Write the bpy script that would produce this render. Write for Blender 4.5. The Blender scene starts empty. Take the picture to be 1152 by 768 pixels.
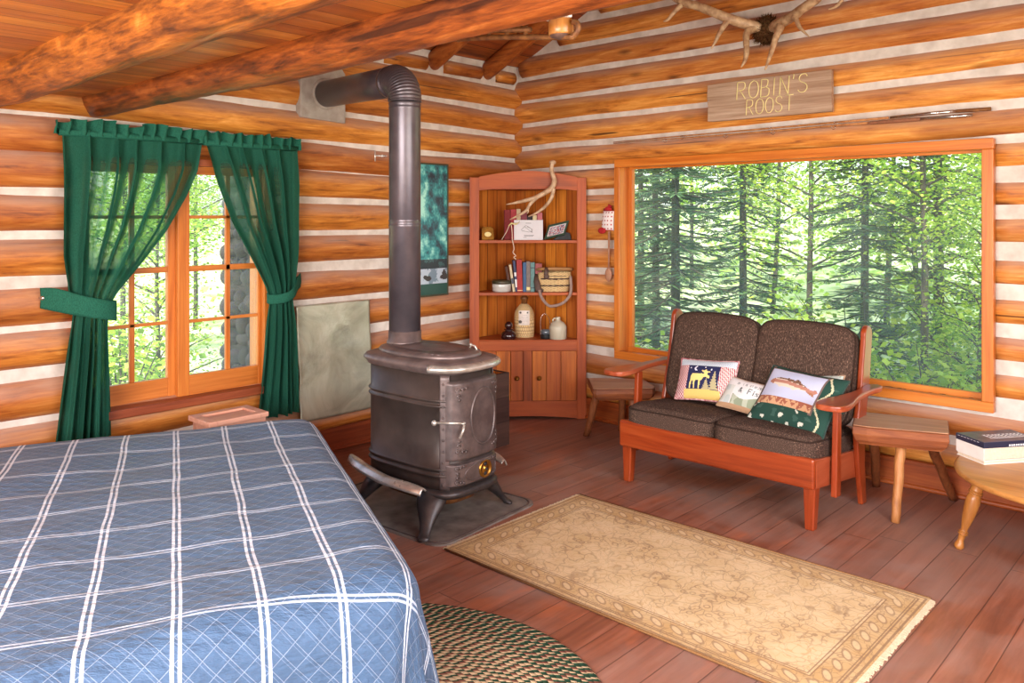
import bpy, bmesh, math, random
from mathutils import Vector, Matrix, noise as mnoise
S = bpy.context.scene
COL = S.collection
PI = math.pi
R = math.radians

# ------------------------------------------------------------------ helpers
def lin(c):
    """sRGB 0-255 triple -> linear rgba"""
    o = []
    for v in c[:3]:
        v = v / 255.0
        o.append(v / 12.92 if v <= 0.04045 else ((v + 0.055) / 1.055) ** 2.4)
    return (o[0], o[1], o[2], 1.0)

def n1(x, y=0.0, z=0.0):
    return mnoise.noise(Vector((x, y, z)))

def lerp(a, b, t):
    return a + (b - a) * t

def sstep(a, b, x):
    t = max(0.0, min(1.0, (x - a) / (b - a)))
    return t * t * (3 - 2 * t)

def curve_pts(keys, n):
    """Catmull-Rom through key points (tuples of any length)"""
    k = [keys[0]] + list(keys) + [keys[-1]]
    out = []
    segs = len(keys) - 1
    for i in range(n + 1):
        f = i / n * segs
        s = min(int(f), segs - 1)
        t = f - s
        p0, p1, p2, p3 = k[s], k[s + 1], k[s + 2], k[s + 3]
        out.append(tuple(0.5 * (2 * b + (c - a) * t + (2 * a - 5 * b + 4 * c - d) * t * t +
                                (3 * b - a - 3 * c + d) * t ** 3) for a, b, c, d in zip(p0, p1, p2, p3)))
    return out

class MB:
    """collects shapes for ONE mesh object"""
    def __init__(self):
        self.v = []; self.f = []; self.m = []; self.s = []; self.r = []
        self.uv = {}; self.fc = {}
        self.M = None; self.mi = 0; self.rnd = 0.0
    def _add(self, vs, fs, smooth=True):
        b = len(self.v)
        for p in vs:
            p = Vector(p)
            if self.M is not None: p = self.M @ p
            self.v.append(tuple(p)); self.r.append(self.rnd)
        for f in fs:
            self.f.append([i + b for i in f]); self.m.append(self.mi); self.s.append(smooth)
        return b
    def box(self, x0, x1, y0, y1, z0, z1):
        vs = [(x, y, z) for z in (z0, z1) for y in (y0, y1) for x in (x0, x1)]
        fs = [(0, 2, 3, 1), (4, 5, 7, 6), (0, 1, 5, 4), (2, 6, 7, 3), (0, 4, 6, 2), (1, 3, 7, 5)]
        self._add(vs, fs, False); return self
    def bar(self, p0, p1, w, h, up=(0, 0, 1), w1=None, h1=None):
        """tapered box bar from p0 to p1: w across, h along 'up'"""
        p0 = Vector(p0); p1 = Vector(p1); d = (p1 - p0).normalized()
        s = d.cross(Vector(up)).normalized(); u = s.cross(d)
        w1 = w if w1 is None else w1; h1 = h if h1 is None else h1
        vs = []
        for p, a, b in ((p0, w, h), (p1, w1, h1)):
            for i, j in ((-1, -1), (1, -1), (1, 1), (-1, 1)):
                vs.append(p + s * (i * a / 2) + u * (j * b / 2))
        self._add(vs, [(3, 2, 1, 0), (4, 5, 6, 7), (0, 1, 5, 4), (1, 2, 6, 5), (2, 3, 7, 6), (3, 0, 4, 7)], False)
        return self
    def tube(self, pts, rad, seg=12, cap=True, flat=None, up=None, closed=False):
        """tube along pts; rad number or list; flat=(a,b) ellipse factors"""
        pts = [Vector(p) for p in pts]; n = len(pts)
        if not hasattr(rad, '__len__'): rad = [rad] * n
        T = []
        for i in range(n):
            if closed: d = pts[(i + 1) % n] - pts[i - 1]
            else: d = pts[min(i + 1, n - 1)] - pts[max(i - 1, 0)]
            T.append(d.normalized() if d.length > 1e-9 else Vector((0, 0, 1)))
        ref = Vector(up) if up else (Vector((0, 0, 1)) if abs(T[0].z) < 0.9 else Vector((1, 0, 0)))
        s = T[0].cross(ref).normalized()
        fa, fb = flat or (1, 1)
        vs = []
        for i in range(n):
            if up: s = T[i].cross(Vector(up)).normalized()
            else: s = (s - T[i] * s.dot(T[i])).normalized()
            u = s.cross(T[i])
            for k in range(seg):
                a = 2 * PI * k / seg
                vs.append(pts[i] + s * (math.cos(a) * rad[i] * fa) + u * (math.sin(a) * rad[i] * fb))
        fs = []
        for i in range(n if closed else n - 1):
            j = (i + 1) % n
            for k in range(seg):
                l = (k + 1) % seg
                fs.append((i * seg + k, i * seg + l, j * seg + l, j * seg + k))
        if cap and not closed:
            fs.append(tuple(range(seg - 1, -1, -1)))
            fs.append(tuple((n - 1) * seg + k for k in range(seg)))
        self._add(vs, fs); return self
    def lathe(self, prof, seg=24, c=(0, 0, 0), ax=1.0, ay=1.0, sup=2.0, cap=True):
        """profile (r,z) turned about z; sup>2 makes a superellipse plan"""
        vs = []
        for r, z in prof:
            for k in range(seg):
                a = 2 * PI * k / seg
                ca, sa = math.cos(a), math.sin(a)
                if sup != 2.0:
                    ca = math.copysign(abs(ca) ** (2 / sup), ca); sa = math.copysign(abs(sa) ** (2 / sup), sa)
                vs.append((c[0] + r * ax * ca, c[1] + r * ay * sa, c[2] + z))
        fs = []
        for i in range(len(prof) - 1):
            for k in range(seg):
                l = (k + 1) % seg
                fs.append((i * seg + k, i * seg + l, (i + 1) * seg + l, (i + 1) * seg + k))
        if cap:
            fs.append(tuple(range(seg - 1, -1, -1)))
            fs.append(tuple((len(prof) - 1) * seg + k for k in range(seg)))
        self._add(vs, fs); return self
    def prism(self, poly, h0, h1, fn=None, smooth=False):
        """extrude 2-D polygon between h0 and h1; fn maps (a,b,h)->xyz"""
        fn = fn or (lambda a, b, h: (a, b, h))
        n = len(poly)
        vs = [fn(a, b, h0) for a, b in poly] + [fn(a, b, h1) for a, b in poly]
        fs = [tuple(range(n - 1, -1, -1)), tuple(range(n, 2 * n))]
        for i in range(n):
            j = (i + 1) % n
            fs.append((i, j, n + j, n + i))
        self._add(vs, fs, smooth); return self
    def grid(self, nu, nv, fn, col=None, uv=None, cu=False, smooth=True, flip=False):
        """surface fn(u,v), u,v in 0..1; col(u,v) gives a face colour"""
        b0 = len(self.v); fb = len(self.f)
        nn = nu if cu else nu + 1
        vs = [fn(i / nu, j / nv) for j in range(nv + 1) for i in range(nn)]
        fs = []
        for j in range(nv):
            for i in range(nu):
                k = (i + 1) % nn if cu else i + 1
                q = (j * nn + i, j * nn + k, (j + 1) * nn + k, (j + 1) * nn + i)
                fs.append(q[::-1] if flip else q)
                if col: self.fc[fb + len(fs) - 1] = col((i + 0.5) / nu, (j + 0.5) / nv)
        self._add(vs, fs, smooth)
        if uv:
            for j in range(nv + 1):
                for i in range(nn): self.uv[b0 + j * nn + i] = uv(i / nu, j / nv)
        return self
    def ball(self, c, r, seg=14, rings=9):
        rx, ry, rz = r if hasattr(r, '__len__') else (r, r, r)
        vs = [(c[0], c[1], c[2] - rz)]; fs = []
        for j in range(1, rings):
            t = PI * j / rings
            for k in range(seg):
                a = 2 * PI * k / seg
                vs.append((c[0] + rx * math.sin(t) * math.cos(a), c[1] + ry * math.sin(t) * math.sin(a), c[2] - rz * math.cos(t)))
        vs.append((c[0], c[1], c[2] + rz)); L = len(vs) - 1
        for k in range(seg):
            l = (k + 1) % seg
            fs.append((0, 1 + l, 1 + k))
            for j in range(rings - 2):
                a = 1 + j * seg
                fs.append((a + k, a + l, a + seg + l, a + seg + k))
            fs.append((L, 1 + (rings - 2) * seg + k, 1 + (rings - 2) * seg + l))
        self._add(vs, fs); return self
    def log(self, p0, p1, r0, r1, seed, seg=22, step=0.09, wob=0.006, rough=0.05):
        """a peeled, slightly crooked log"""
        p0 = Vector(p0); p1 = Vector(p1); L = (p1 - p0).length; n = max(3, int(L / step))
        d = (p1 - p0).normalized()
        s = d.cross(Vector((0, 0, 1))).normalized(); u = s.cross(d)
        self.rnd = (math.sin(seed * 12.9898) * 43758.5453) % 1.0
        vs = []
        for i in range(n + 1):
            t = i / n; q = t * L
            c = p0 + d * q + s * (wob * n1(q * 1.1, seed * 7.3, 1.7)) + u * (wob * 1.6 * n1(q * 0.9, seed * 3.1, 9.2))
            for k in range(seg):
                a = 2 * PI * k / seg
                rr = lerp(r0, r1, t) * (1 + rough * n1(q * 2.2, math.cos(a) * 1.3 + seed * 5, math.sin(a) * 1.3)
                                        + rough * 0.4 * n1(q * 9, math.cos(a) * 3 + seed * 11, math.sin(a) * 3))
                vs.append(c + s * (math.cos(a) * rr) + u * (math.sin(a) * rr))
        fs = []
        for i in range(n):
            for k in range(seg):
                l = (k + 1) % seg
                fs.append((i * seg + k, i * seg + l, (i + 1) * seg + l, (i + 1) * seg + k))
        fs.append(tuple(range(seg - 1, -1, -1))); fs.append(tuple(n * seg + k for k in range(seg)))
        self._add(vs, fs); return self
    def build(self, name, mats, parent=None, bevel=0.0, loc=None, rot=None, subd=0, bseg=2):
        me = bpy.data.meshes.new(name)
        me.from_pydata(self.v, [], self.f)
        if not isinstance(mats, (list, tuple)): mats = [mats]
        for m in mats: me.materials.append(m)
        me.polygons.foreach_set('material_index', self.m)
        me.polygons.foreach_set('use_smooth', self.s)
        at = me.attributes.new('rnd', 'FLOAT', 'POINT'); at.data.foreach_set('value', self.r)
        if self.uv:
            ul = me.uv_layers.new(name='UVMap')
            buf = []
            for l in me.loops: buf.extend(self.uv.get(l.vertex_index, (0, 0)))
            ul.data.foreach_set('uv', buf)
        if self.fc:
            ca = me.color_attributes.new('pattern', 'FLOAT_COLOR', 'CORNER')
            buf = []
            for p in me.polygons:
                c = self.fc.get(p.index, (0.5, 0.5, 0.5, 1))
                for _ in range(p.loop_total): buf.extend(c)
            ca.data.foreach_set('color', buf)
        me.update()
        o = bpy.data.objects.new(name, me); COL.objects.link(o)
        if parent is not None: o.parent = parent
        if loc is not None: o.location = loc
        if rot is not None: o.rotation_euler = rot
        if bevel:
            b = o.modifiers.new('bevel', 'BEVEL'); b.width = bevel; b.segments = bseg
            b.limit_method = 'ANGLE'; b.angle_limit = R(40); b.harden_normals = False
        if subd:
            b = o.modifiers.new('sub', 'SUBSURF'); b.levels = subd; b.render_levels = subd
        return o

def tag(o, label=None, cat=None, group=None, kind=None):
    if label: o['label'] = label
    if cat: o['category'] = cat
    if group: o['group'] = group
    if kind: o['kind'] = kind
    return o

def thing(name, label, cat, loc=(0, 0, 0), rz=0.0, group=None):
    o = bpy.data.objects.new(name, None); COL.objects.link(o)
    o.empty_display_size = 0.1
    o.location = loc; o.rotation_euler = (0, 0, rz)
    return tag(o, label, cat, group)

def struct(o): o['kind'] = 'structure'; return o

# ------------------------------------------------------------------ materials
class NT:
    def __init__(self, name):
        self.m = bpy.data.materials.new(name); self.m.use_nodes = True
        self.t = self.m.node_tree; self.n = self.t.nodes
        self.n.clear()
        self.out = self.n.new('ShaderNodeOutputMaterial')
        self.b = self.n.new('ShaderNodeBsdfPrincipled')
        self.t.links.new(self.b.outputs[0], self.out.inputs[0])
    def L(self, a, b): self.t.links.new(a, b)
    def new(self, ty, **kw):
        x = self.n.new(ty)
        for k, v in kw.items(): setattr(x, k, v)
        return x
    def put(self, sock, val):
        if isinstance(val, bpy.types.NodeSocket): self.L(val, sock)
        else: sock.default_value = val
    def math(self, op, a, b=None, c=None, clamp=False):
        x = self.new('ShaderNodeMath', operation=op); x.use_clamp = clamp
        self.put(x.inputs[0], a)
        if b is not None: self.put(x.inputs[1], b)
        if c is not None: self.put(x.inputs[2], c)
        return x.outputs[0]
    def coord(self, which='Object'):
        return self.new('ShaderNodeTexCoord').outputs[which]
    def sep(self, v):
        x = self.new('ShaderNodeSeparateXYZ'); self.L(v, x.inputs[0]); return x.outputs
    def comb(self, a, b, c):
        x = self.new('ShaderNodeCombineXYZ')
        for i, q in enumerate((a, b, c)): self.put(x.inputs[i], q)
        return x.outputs[0]
    def mapping(self, v, scale=(1, 1, 1), rot=(0, 0, 0), loc=(0, 0, 0)):
        x = self.new('ShaderNodeMapping'); self.L(v, x.inputs[0])
        x.inputs['Scale'].default_value = scale; x.inputs['Rotation'].default_value = rot; x.inputs['Location'].default_value = loc
        return x.outputs[0]
    def noise(self, v, scale=5.0, detail=4.0, rough=0.55, dist=0.0):
        x = self.new('ShaderNodeTexNoise'); self.L(v, x.inputs['Vector'])
        x.inputs['Scale'].default_value = scale; x.inputs['Detail'].default_value = detail
        x.inputs['Roughness'].default_value = rough; x.inputs['Distortion'].default_value = dist
        return x.outputs['Fac']
    def ramp(self, f, stops, interp='LINEAR'):
        x = self.new('ShaderNodeValToRGB'); self.L(f, x.inputs[0]); r = x.color_ramp; r.interpolation = interp
        while len(r.elements) > 1: r.elements.remove(r.elements[0])
        r.elements[0].position = stops[0][0]; r.elements[0].color = stops[0][1]
        for p, c in stops[1:]:
            e = r.elements.new(p); e.color = c
        return x.outputs[0]
    def rng(self, f, a, b, c=0.0, d=1.0):
        x = self.new('ShaderNodeMapRange'); self.put(x.inputs[0], f)
        for i, q in enumerate((a, b, c, d)): x.inputs[1 + i].default_value = q
        return x.outputs[0]
    def mix(self, f, a, b, mode='MIX'):
        x = self.new('ShaderNodeMix', data_type='RGBA', blend_type=mode)
        self.put(x.inputs[0], f); self.put(x.inputs[6], a); self.put(x.inputs[7], b)
        return x.outputs[2]
    def attr(self, name, out='Fac'):
        x = self.new('ShaderNodeAttribute'); x.attribute_name = name; return x.outputs[out]
    def bump(self, h, strength=0.3, dist=0.01):
        x = self.new('ShaderNodeBump'); self.L(h, x.inputs['Height'])
        x.inputs['Strength'].default_value = strength; x.inputs['Distance'].default_value = dist
        self.L(x.outputs[0], self.b.inputs['Normal'])
    def fin(self, col=None, rough=0.5, metal=0.0, spec=0.5, coat=0.0, sheen=0.0):
        if col is not None: self.put(self.b.inputs['Base Color'], col)
        self.put(self.b.inputs['Roughness'], rough); self.b.inputs['Metallic'].default_value = metal
        self.b.inputs['Specular IOR Level'].default_value = spec
        if coat: self.b.inputs['Coat Weight'].default_value = coat; self.b.inputs['Coat Roughness'].default_value = 0.15
        if sheen: self.b.inputs['Sheen Weight'].default_value = sheen
        return self.m

def vscale(axis, along, across):
    return tuple(along if i == axis else across for i in range(3))

def wood(name, cols, axis=0, along=1.2, across=16.0, rough=0.45, bump=0.15, blot=0.25, rnd=False,
         planks=None, gap=0.012, gapcol=(40, 20, 12), coat=0.0, spec=0.4, dust=None, blotcol=(60, 28, 14), joint=0.0, knots=False):
    """grain along an axis; planks=(across axis, width) draws separate boards"""
    n = NT(name); oc = n.coord(); v = oc
    extra = None; gapf = None
    if rnd:
        r = n.attr('rnd'); extra = r
        a = n.new('ShaderNodeVectorMath', operation='ADD'); n.L(oc, a.inputs[0])
        k = n.math('MULTIPLY', r, 57.0); n.L(n.comb(k, k, k), a.inputs[1]); v = a.outputs[0]
    if planks:
        ax, w = planks; s = n.sep(oc)
        q = n.math('DIVIDE', s[ax], w); fl = n.math('FLOOR', q); fr = n.math('FRACT', q)
        wn = n.new('ShaderNodeTexWhiteNoise', noise_dimensions='1D'); n.L(fl, wn.inputs['W']); extra = wn.outputs['Value']
        if joint:
            q2 = n.math('ADD', n.math('DIVIDE', s[axis], joint), n.math('MULTIPLY', extra, 7.31))
            fl2 = n.math('FLOOR', q2); fr2 = n.math('FRACT', q2)
            w2 = n.new('ShaderNodeTexWhiteNoise', noise_dimensions='2D')
            n.L(n.comb(fl, fl2, 0.0), w2.inputs['Vector']); extra = w2.outputs['Value']
        k = n.math('MULTIPLY', extra, 31.0)
        a = n.new('ShaderNodeVectorMath', operation='ADD'); n.L(oc, a.inputs[0]); n.L(n.comb(k, k, k), a.inputs[1]); v = a.outputs[0]
        e = n.math('MINIMUM', fr, n.math('SUBTRACT', 1.0, fr))
        gapf = n.rng(e, 0.0, gap / w, 1.0, 0.0)
        if joint:
            e2 = n.math('MINIMUM', fr2, n.math('SUBTRACT', 1.0, fr2))
            gapf = n.math('MAXIMUM', gapf, n.rng(e2, 0.0, gap * 0.5 / joint, 1.0, 0.0))
    m = n.mapping(v, vscale(axis, along, across))
    g = n.noise(m, 1.0, 9.0, 0.64, 0.7)
    fine = n.noise(n.mapping(v, vscale(axis, along * 1.6, across * 4.5)), 1.0, 4.0, 0.65, 0.3)
    gg = n.math('ADD', n.math('MULTIPLY', g, 0.62), n.math('MULTIPLY', fine, 0.38))
    stops = [(0.34 + 0.32 * i / (len(cols) - 1), lin(c)) for i, c in enumerate(cols)]
    c = n.ramp(gg, stops)
    g = gg
    if knots:
        vk = n.new('ShaderNodeTexVoronoi', feature='F1'); n.L(n.mapping(v, vscale(axis, 2.2, 6.5)), vk.inputs['Vector']); vk.inputs['Scale'].default_value = 1.0
        kr = n.sep(vk.outputs['Color'])[0]
        kf = n.math('MULTIPLY', n.rng(vk.outputs['Distance'], 0.04, 0.17, 1, 0), n.math('GREATER_THAN', kr, 0.45))
        c = n.mix(n.math('MULTIPLY', kf, 0.75), c, lin((70, 32, 14)))
        ck = n.noise(n.mapping(v, vscale(axis, 0.5, 30)), 1.0, 2.0, 0.5, 0.6)
        c = n.mix(n.rng(ck, 0.685, 0.71, 0.0, 0.8), c, lin((48, 22, 10)))
    m2 = n.mapping(v, vscale(axis, 0.8, 3.5))
    b = n.noise(m2, 1.6, 3.0, 0.5, 0.3)
    c = n.mix(n.rng(b, 0.52, 0.75, 0.0, blot), c, lin(blotcol))
    if extra is not None:
        hs = n.new('ShaderNodeHueSaturation'); n.L(c, hs.inputs['Color'])
        n.L(n.rng(extra, 0, 1, 0.78, 1.18), hs.inputs['Value']); n.L(n.rng(extra, 0, 1, 0.495, 0.508), hs.inputs['Hue'])
        c = hs.outputs[0]
    if dust:
        geo = n.new('ShaderNodeNewGeometry'); nz = n.sep(geo.outputs['Normal'])[2]
        dn = n.noise(n.mapping(v, vscale(axis, 3, 14)), 1.0, 5.0)
        f = n.math('MULTIPLY', n.rng(nz, 0.0, 0.65, 0.0, 1.0), n.rng(dn, 0.3, 0.7, 0.35, 1.0))
        c = n.mix(n.math('MULTIPLY', f, dust[1]), c, lin(dust[0]))
    h = g
    if gapf is not None:
        c = n.mix(gapf, c, lin(gapcol)); h = n.math('SUBTRACT', n.math('MULTIPLY', g, 0.4), gapf)
    if bump: n.bump(h, bump, 0.006)
    return n.fin(c, n.rng(g, 0.2, 0.8, rough - 0.08, rough + 0.12), spec=spec, coat=coat)

def plain(name, col, rough=0.5, metal=0.0, var=0.12, scale=18.0, bump=0.05, spec=0.5, coat=0.0, col2=None, detail=4.0, sheen=0.0):
    """a colour with gentle procedural wear"""
    n = NT(name); v = n.coord(); f = n.noise(v, scale, detail)
    a = lin(col); b = lin(col2) if col2 else tuple(min(1, x * (1 - var * 2)) for x in a[:3]) + (1,)
    c = n.mix(n.rng(f, 0.35, 0.68), a, b)
    if bump: n.bump(f, bump, 0.004)
    return n.fin(c, n.rng(f, 0.2, 0.8, max(0.02, rough - 0.06), min(1, rough + 0.08)), metal, spec, coat, sheen)

def fabric(name, c1, c2, scale=(260, 260, 260), rough=0.95, bump=0.3, c3=None):
    n = NT(name); v = n.coord(); f = n.noise(n.mapping(v, scale), 1.0, 3.0, 0.6)
    stops = [(0.32, lin(c1)), (0.58, lin(c2))]
    if c3: stops.append((0.70, lin(c3)))
    c = n.ramp(f, stops); n.bump(f, bump, 0.004)
    return n.fin(c, rough, spec=0.15)

def pattern_mat(name, rough=0.9, weave=700.0, bump=0.15, spec=0.2):
    """reads the printed / woven motif stored with the mesh"""
    n = NT(name); c = n.attr('pattern', 'Color'); f = n.noise(n.coord(), weave, 2.0)
    c = n.mix(0.18, c, n.ramp(f, [(0.3, (0.3, 0.3, 0.3, 1)), (0.7, (1, 1, 1, 1))]), 'MULTIPLY')
    if bump: n.bump(f, bump, 0.002)
    return n.fin(c, rough, spec=spec)

M = {}
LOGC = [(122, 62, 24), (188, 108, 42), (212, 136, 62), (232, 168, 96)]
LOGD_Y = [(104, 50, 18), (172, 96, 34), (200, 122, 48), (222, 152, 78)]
LOGD = ((186, 154, 138), 0.8)
M['log_x'] = wood('log_pine_x', LOGC, 0, 2.6, 17, 0.5, 0.45, 0.55, True, dust=LOGD, blotcol=(116, 58, 26), knots=True)
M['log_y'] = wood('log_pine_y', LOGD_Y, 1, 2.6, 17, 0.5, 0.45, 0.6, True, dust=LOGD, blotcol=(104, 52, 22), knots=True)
M['beam'] = wood('beam_log', [(40, 18, 10), (112, 54, 18), (162, 84, 28), (198, 118, 52)], 0, 4.0, 16, 0.45, 0.8, 0.85, True, blotcol=(52, 24, 14), coat=0.15, knots=True)
M['rafter'] = wood('rafter_log', [(104, 46, 16), (174, 94, 34), (206, 126, 56)], 0, 1.2, 12, 0.5, 0.3, 0.4, True)
M['chink'] = plain('chinking', (222, 211, 200), 0.92, var=0.10, scale=9, bump=0.35, spec=0.1, col2=(192, 178, 166), detail=7)
M['ceil'] = wood('ceiling_boards', [(134, 68, 24), (186, 104, 40), (208, 130, 58)], 1, 0.8, 13, 0.4, 0.15, 0.35, planks=(0, 0.105), gap=0.004, gapcol=(70, 30, 10), coat=0.1)
M['roof'] = wood('roof_boards', [(104, 46, 18), (164, 82, 34), (190, 108, 52)], 1, 0.8, 12, 0.55, 0.15, 0.4, planks=(0, 0.14), gap=0.006)
M['plainwall'] = wood('log_board_wall', [(150, 84, 36), (196, 124, 60), (216, 150, 90)], 0, 0.8, 10, 0.6, 0.1, 0.3, planks=(2, 0.19), gap=0.02, gapcol=(210, 198, 186))

# floor: worn oxblood-painted boards
def floor_mat():
    n = NT('floor_boards'); oc = n.coord(); s = n.sep(oc)
    W = 0.135
    q = n.math('DIVIDE', s[0], W); fl = n.math('FLOOR', q); fr = n.math('FRACT', q)
    w1 = n.new('ShaderNodeTexWhiteNoise', noise_dimensions='1D'); n.L(fl, w1.inputs['W'])
    q2 = n.math('ADD', n.math('DIVIDE', s[1], 3.6), n.math('MULTIPLY', w1.outputs['Value'], 9.1))
    fl2 = n.math('FLOOR', q2); fr2 = n.math('FRACT', q2)
    w2 = n.new('ShaderNodeTexWhiteNoise', noise_dimensions='2D'); n.L(n.comb(fl, fl2, 0.0), w2.inputs['Vector'])
    r = w2.outputs['Value']
    k = n.math('MULTIPLY', r, 23.0)
    a = n.new('ShaderNodeVectorMath', operation='ADD'); n.L(oc, a.inputs[0]); n.L(n.comb(k, k, k), a.inputs[1])
    g = n.noise(n.mapping(a.outputs[0], (22, 1.6, 5)), 1.0, 6.0, 0.6, 0.5)
    c = n.ramp(g, [(0.25, lin((106, 60, 44))), (0.5, lin((138, 82, 60))), (0.72, lin((160, 104, 82)))])
    dustn = n.noise(oc, 1.7, 5.0, 0.6, 0.4)
    c = n.mix(n.rng(dustn, 0.40, 0.66, 0.0, 0.8), c, lin((148, 118, 106)))
    wear = n.noise(n.mapping(oc, (2.6, 1.0, 1), loc=(3.3, 1.2, 0)), 1.3, 4.0, 0.6)
    wf = n.math('MULTIPLY', n.rng(wear, 0.56, 0.72, 0.0, 0.8), n.rng(r, 0.2, 0.9, 0.3, 1.0))
    c = n.mix(wf, c, lin((196, 104, 58)))
    hs = n.new('ShaderNodeHueSaturation'); n.L(c, hs.inputs['Color']); n.L(n.rng(r, 0, 1, 0.92, 1.08), hs.inputs['Value']); c = hs.outputs[0]
    e = n.math('MINIMUM', fr, n.math('SUBTRACT', 1.0, fr)); e2 = n.math('MINIMUM', fr2, n.math('SUBTRACT', 1.0, fr2))
    gp = n.math('MAXIMUM', n.rng(e, 0.0, 0.022, 1.0, 0.0), n.rng(e2, 0.0, 0.0010, 1.0, 0.0))
    c = n.mix(n.math('MULTIPLY', gp, 0.8), c, lin((48, 24, 20)))
    n.bump(n.math('SUBTRACT', n.math('MULTIPLY', g, 0.35), gp), 0.25, 0.004)
    return n.fin(c, n.rng(dustn, 0.3, 0.7, 0.34, 0.6), spec=0.45)
M['floor'] = floor_mat()
M['base'] = wood('baseboard_redwood', [(104, 42, 16), (154, 72, 28), (178, 96, 42)], 0, 1.0, 14, 0.45, 0.1, 0.4, blotcol=(70, 26, 10))
M['winwood_x'] = wood('window_pine_x', [(172, 84, 22), (206, 114, 36), (222, 136, 54)], 0, 1.0, 16, 0.4, 0.1, 0.25, blotcol=(150, 70, 20), coat=0.2)
M['winwood_y'] = wood('window_pine_y', [(160, 82, 28), (196, 112, 44), (212, 132, 60)], 1, 1.0, 16, 0.4, 0.1, 0.25, blotcol=(140, 66, 22), coat=0.2)
M['winwood_z'] = wood('window_pine_z', [(168, 84, 26), (200, 112, 40), (216, 134, 56)], 2, 1.0, 16, 0.4, 0.1, 0.25, blotcol=(140, 66, 20), coat=0.2)
M['sill'] = wood('sill_redwood', [(104, 42, 20), (142, 66, 34), (160, 84, 46)], 1, 1.0, 14, 0.45, 0.1, 0.3)
M['maple_x'] = wood('maple_red_x', [(104, 34, 12), (142, 54, 20), (160, 70, 30)], 0, 1.2, 12, 0.3, 0.05, 0.3, blotcol=(110, 36, 12), coat=0.35)
M['maple_z'] = wood('maple_red_z', [(104, 34, 12), (142, 54, 20), (160, 70, 30)], 2, 1.2, 12, 0.3, 0.05, 0.3, blotcol=(110, 36, 12), coat=0.35)
M['maple_y'] = wood('maple_red_y', [(130, 50, 24), (162, 74, 42), (180, 94, 60)], 1, 1.2, 12, 0.32, 0.05, 0.25, blotcol=(130, 50, 24), coat=0.3)
M['cab_face'] = wood('cabinet_face_wood', [(140, 58, 20), (174, 80, 32), (190, 98, 44)], 2, 1.0, 10, 0.5, 0.08, 0.25, blotcol=(120, 50, 28))
M['cab_facex'] = wood('cabinet_rail_wood', [(136, 58, 18), (174, 80, 30), (190, 98, 42)], 0, 1.0, 10, 0.5, 0.08, 0.25, blotcol=(120, 50, 28))
M['cab_board'] = wood('cabinet_boards', [(150, 70, 18), (200, 112, 38), (222, 140, 58)], 2, 1.0, 12, 0.45, 0.1, 0.35, planks=(0, 0.075), gap=0.004, gapcol=(80, 30, 8), blotcol=(120, 52, 14))
M['cab_door'] = wood('cabinet_door_boards', [(136, 60, 14), (190, 94, 26), (210, 122, 44)], 2, 1.0, 12, 0.45, 0.1, 0.45, blotcol=(104, 44, 14), rnd=True)
M['bench'] = wood('bench_slab_wood', [(112, 64, 38), (160, 104, 68), (190, 140, 100)], 0, 1.2, 14, 0.55, 0.25, 0.35, dust=((190, 160, 136), 0.5))
M['bark'] = wood('bench_bark_side', [(84, 40, 20), (128, 66, 32), (156, 90, 46)], 0, 1.6, 10, 0.6, 0.4, 0.5)
M['benchleg'] = wood('bench_leg_wood', [(134, 78, 38), (178, 116, 64), (198, 142, 90)], 2, 1.6, 18, 0.5, 0.2, 0.3)
M['benchleg2'] = wood('bench_leg_dark', [(84, 42, 22), (124, 68, 36), (144, 86, 50)], 2, 1.6, 18, 0.5, 0.2, 0.3)
M['table'] = wood('table_maple', [(152, 96, 44), (188, 128, 66), (204, 148, 84)], 0, 0.9, 12, 0.35, 0.05, 0.2, coat=0.2, blotcol=(150, 92, 44))
M['tableleg'] = wood('table_leg_maple', [(132, 78, 32), (172, 110, 50), (192, 132, 68)], 2, 0.9, 12, 0.35, 0.05, 0.2, coat=0.2)
M['sign'] = wood('weathered_board', [(132, 98, 74), (172, 140, 114), (200, 172, 148)], 0, 1.4, 18, 0.75, 0.4, 0.4, blotcol=(120, 70, 40))
M['paint_cream'] = plain('cream_paint', (236, 218, 150), 0.6, var=0.06)
M['iron'] = plain('stove_sheet_iron', (62, 52, 48), 0.40, 0.5, scale=5, bump=0.04, col2=(88, 74, 68), detail=6)
M['cast'] = plain('cast_iron', (84, 72, 70), 0.42, 0.5, scale=22, bump=0.10, col2=(108, 92, 88))
M['cast_dark'] = plain('cast_iron_black', (56, 50, 50), 0.42, 0.5, scale=22, bump=0.1, col2=(76, 68, 66))
M['lid'] = plain('stove_lid_iron', (128, 110, 106), 0.4, 0.45, scale=14, bump=0.08, col2=(98, 84, 82))
M['pipe'] = plain('stovepipe_steel', (92, 84, 90), 0.36, 0.6, scale=7, bump=0.03, col2=(112, 102, 106), detail=6)
M['nickel'] = plain('nickel_trim', (206, 198, 188), 0.30, 0.6, scale=16, bump=0.03, col2=(164, 152, 140))
M['brass'] = plain('brass', (176, 128, 56), 0.3, 0.9, scale=20, bump=0.05, col2=(120, 78, 30))
M['chrome'] = plain('bright_metal', (200, 196, 190), 0.22, 0.95, scale=20, bump=0.02)
M['rust'] = plain('rusty_iron', (96, 56, 30), 0.6, 0.4, scale=40, bump=0.15, col2=(140, 90, 46))
M['cement'] = plain('cement_plate', (176, 164, 152), 0.95, scale=14, bump=0.2, spec=0.1, col2=(152, 138, 126), detail=7)
M['leather'] = plain('dark_leather', (74, 52, 44), 0.55, scale=40, bump=0.1, col2=(96, 68, 56))
M['strap'] = plain('grey_leather_strap', (150, 122, 110), 0.6, scale=40, bump=0.1)
M['bone'] = plain('antler_bone', (206, 172, 132), 0.5, scale=26, bump=0.15, col2=(150, 108, 74), detail=5)
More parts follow.
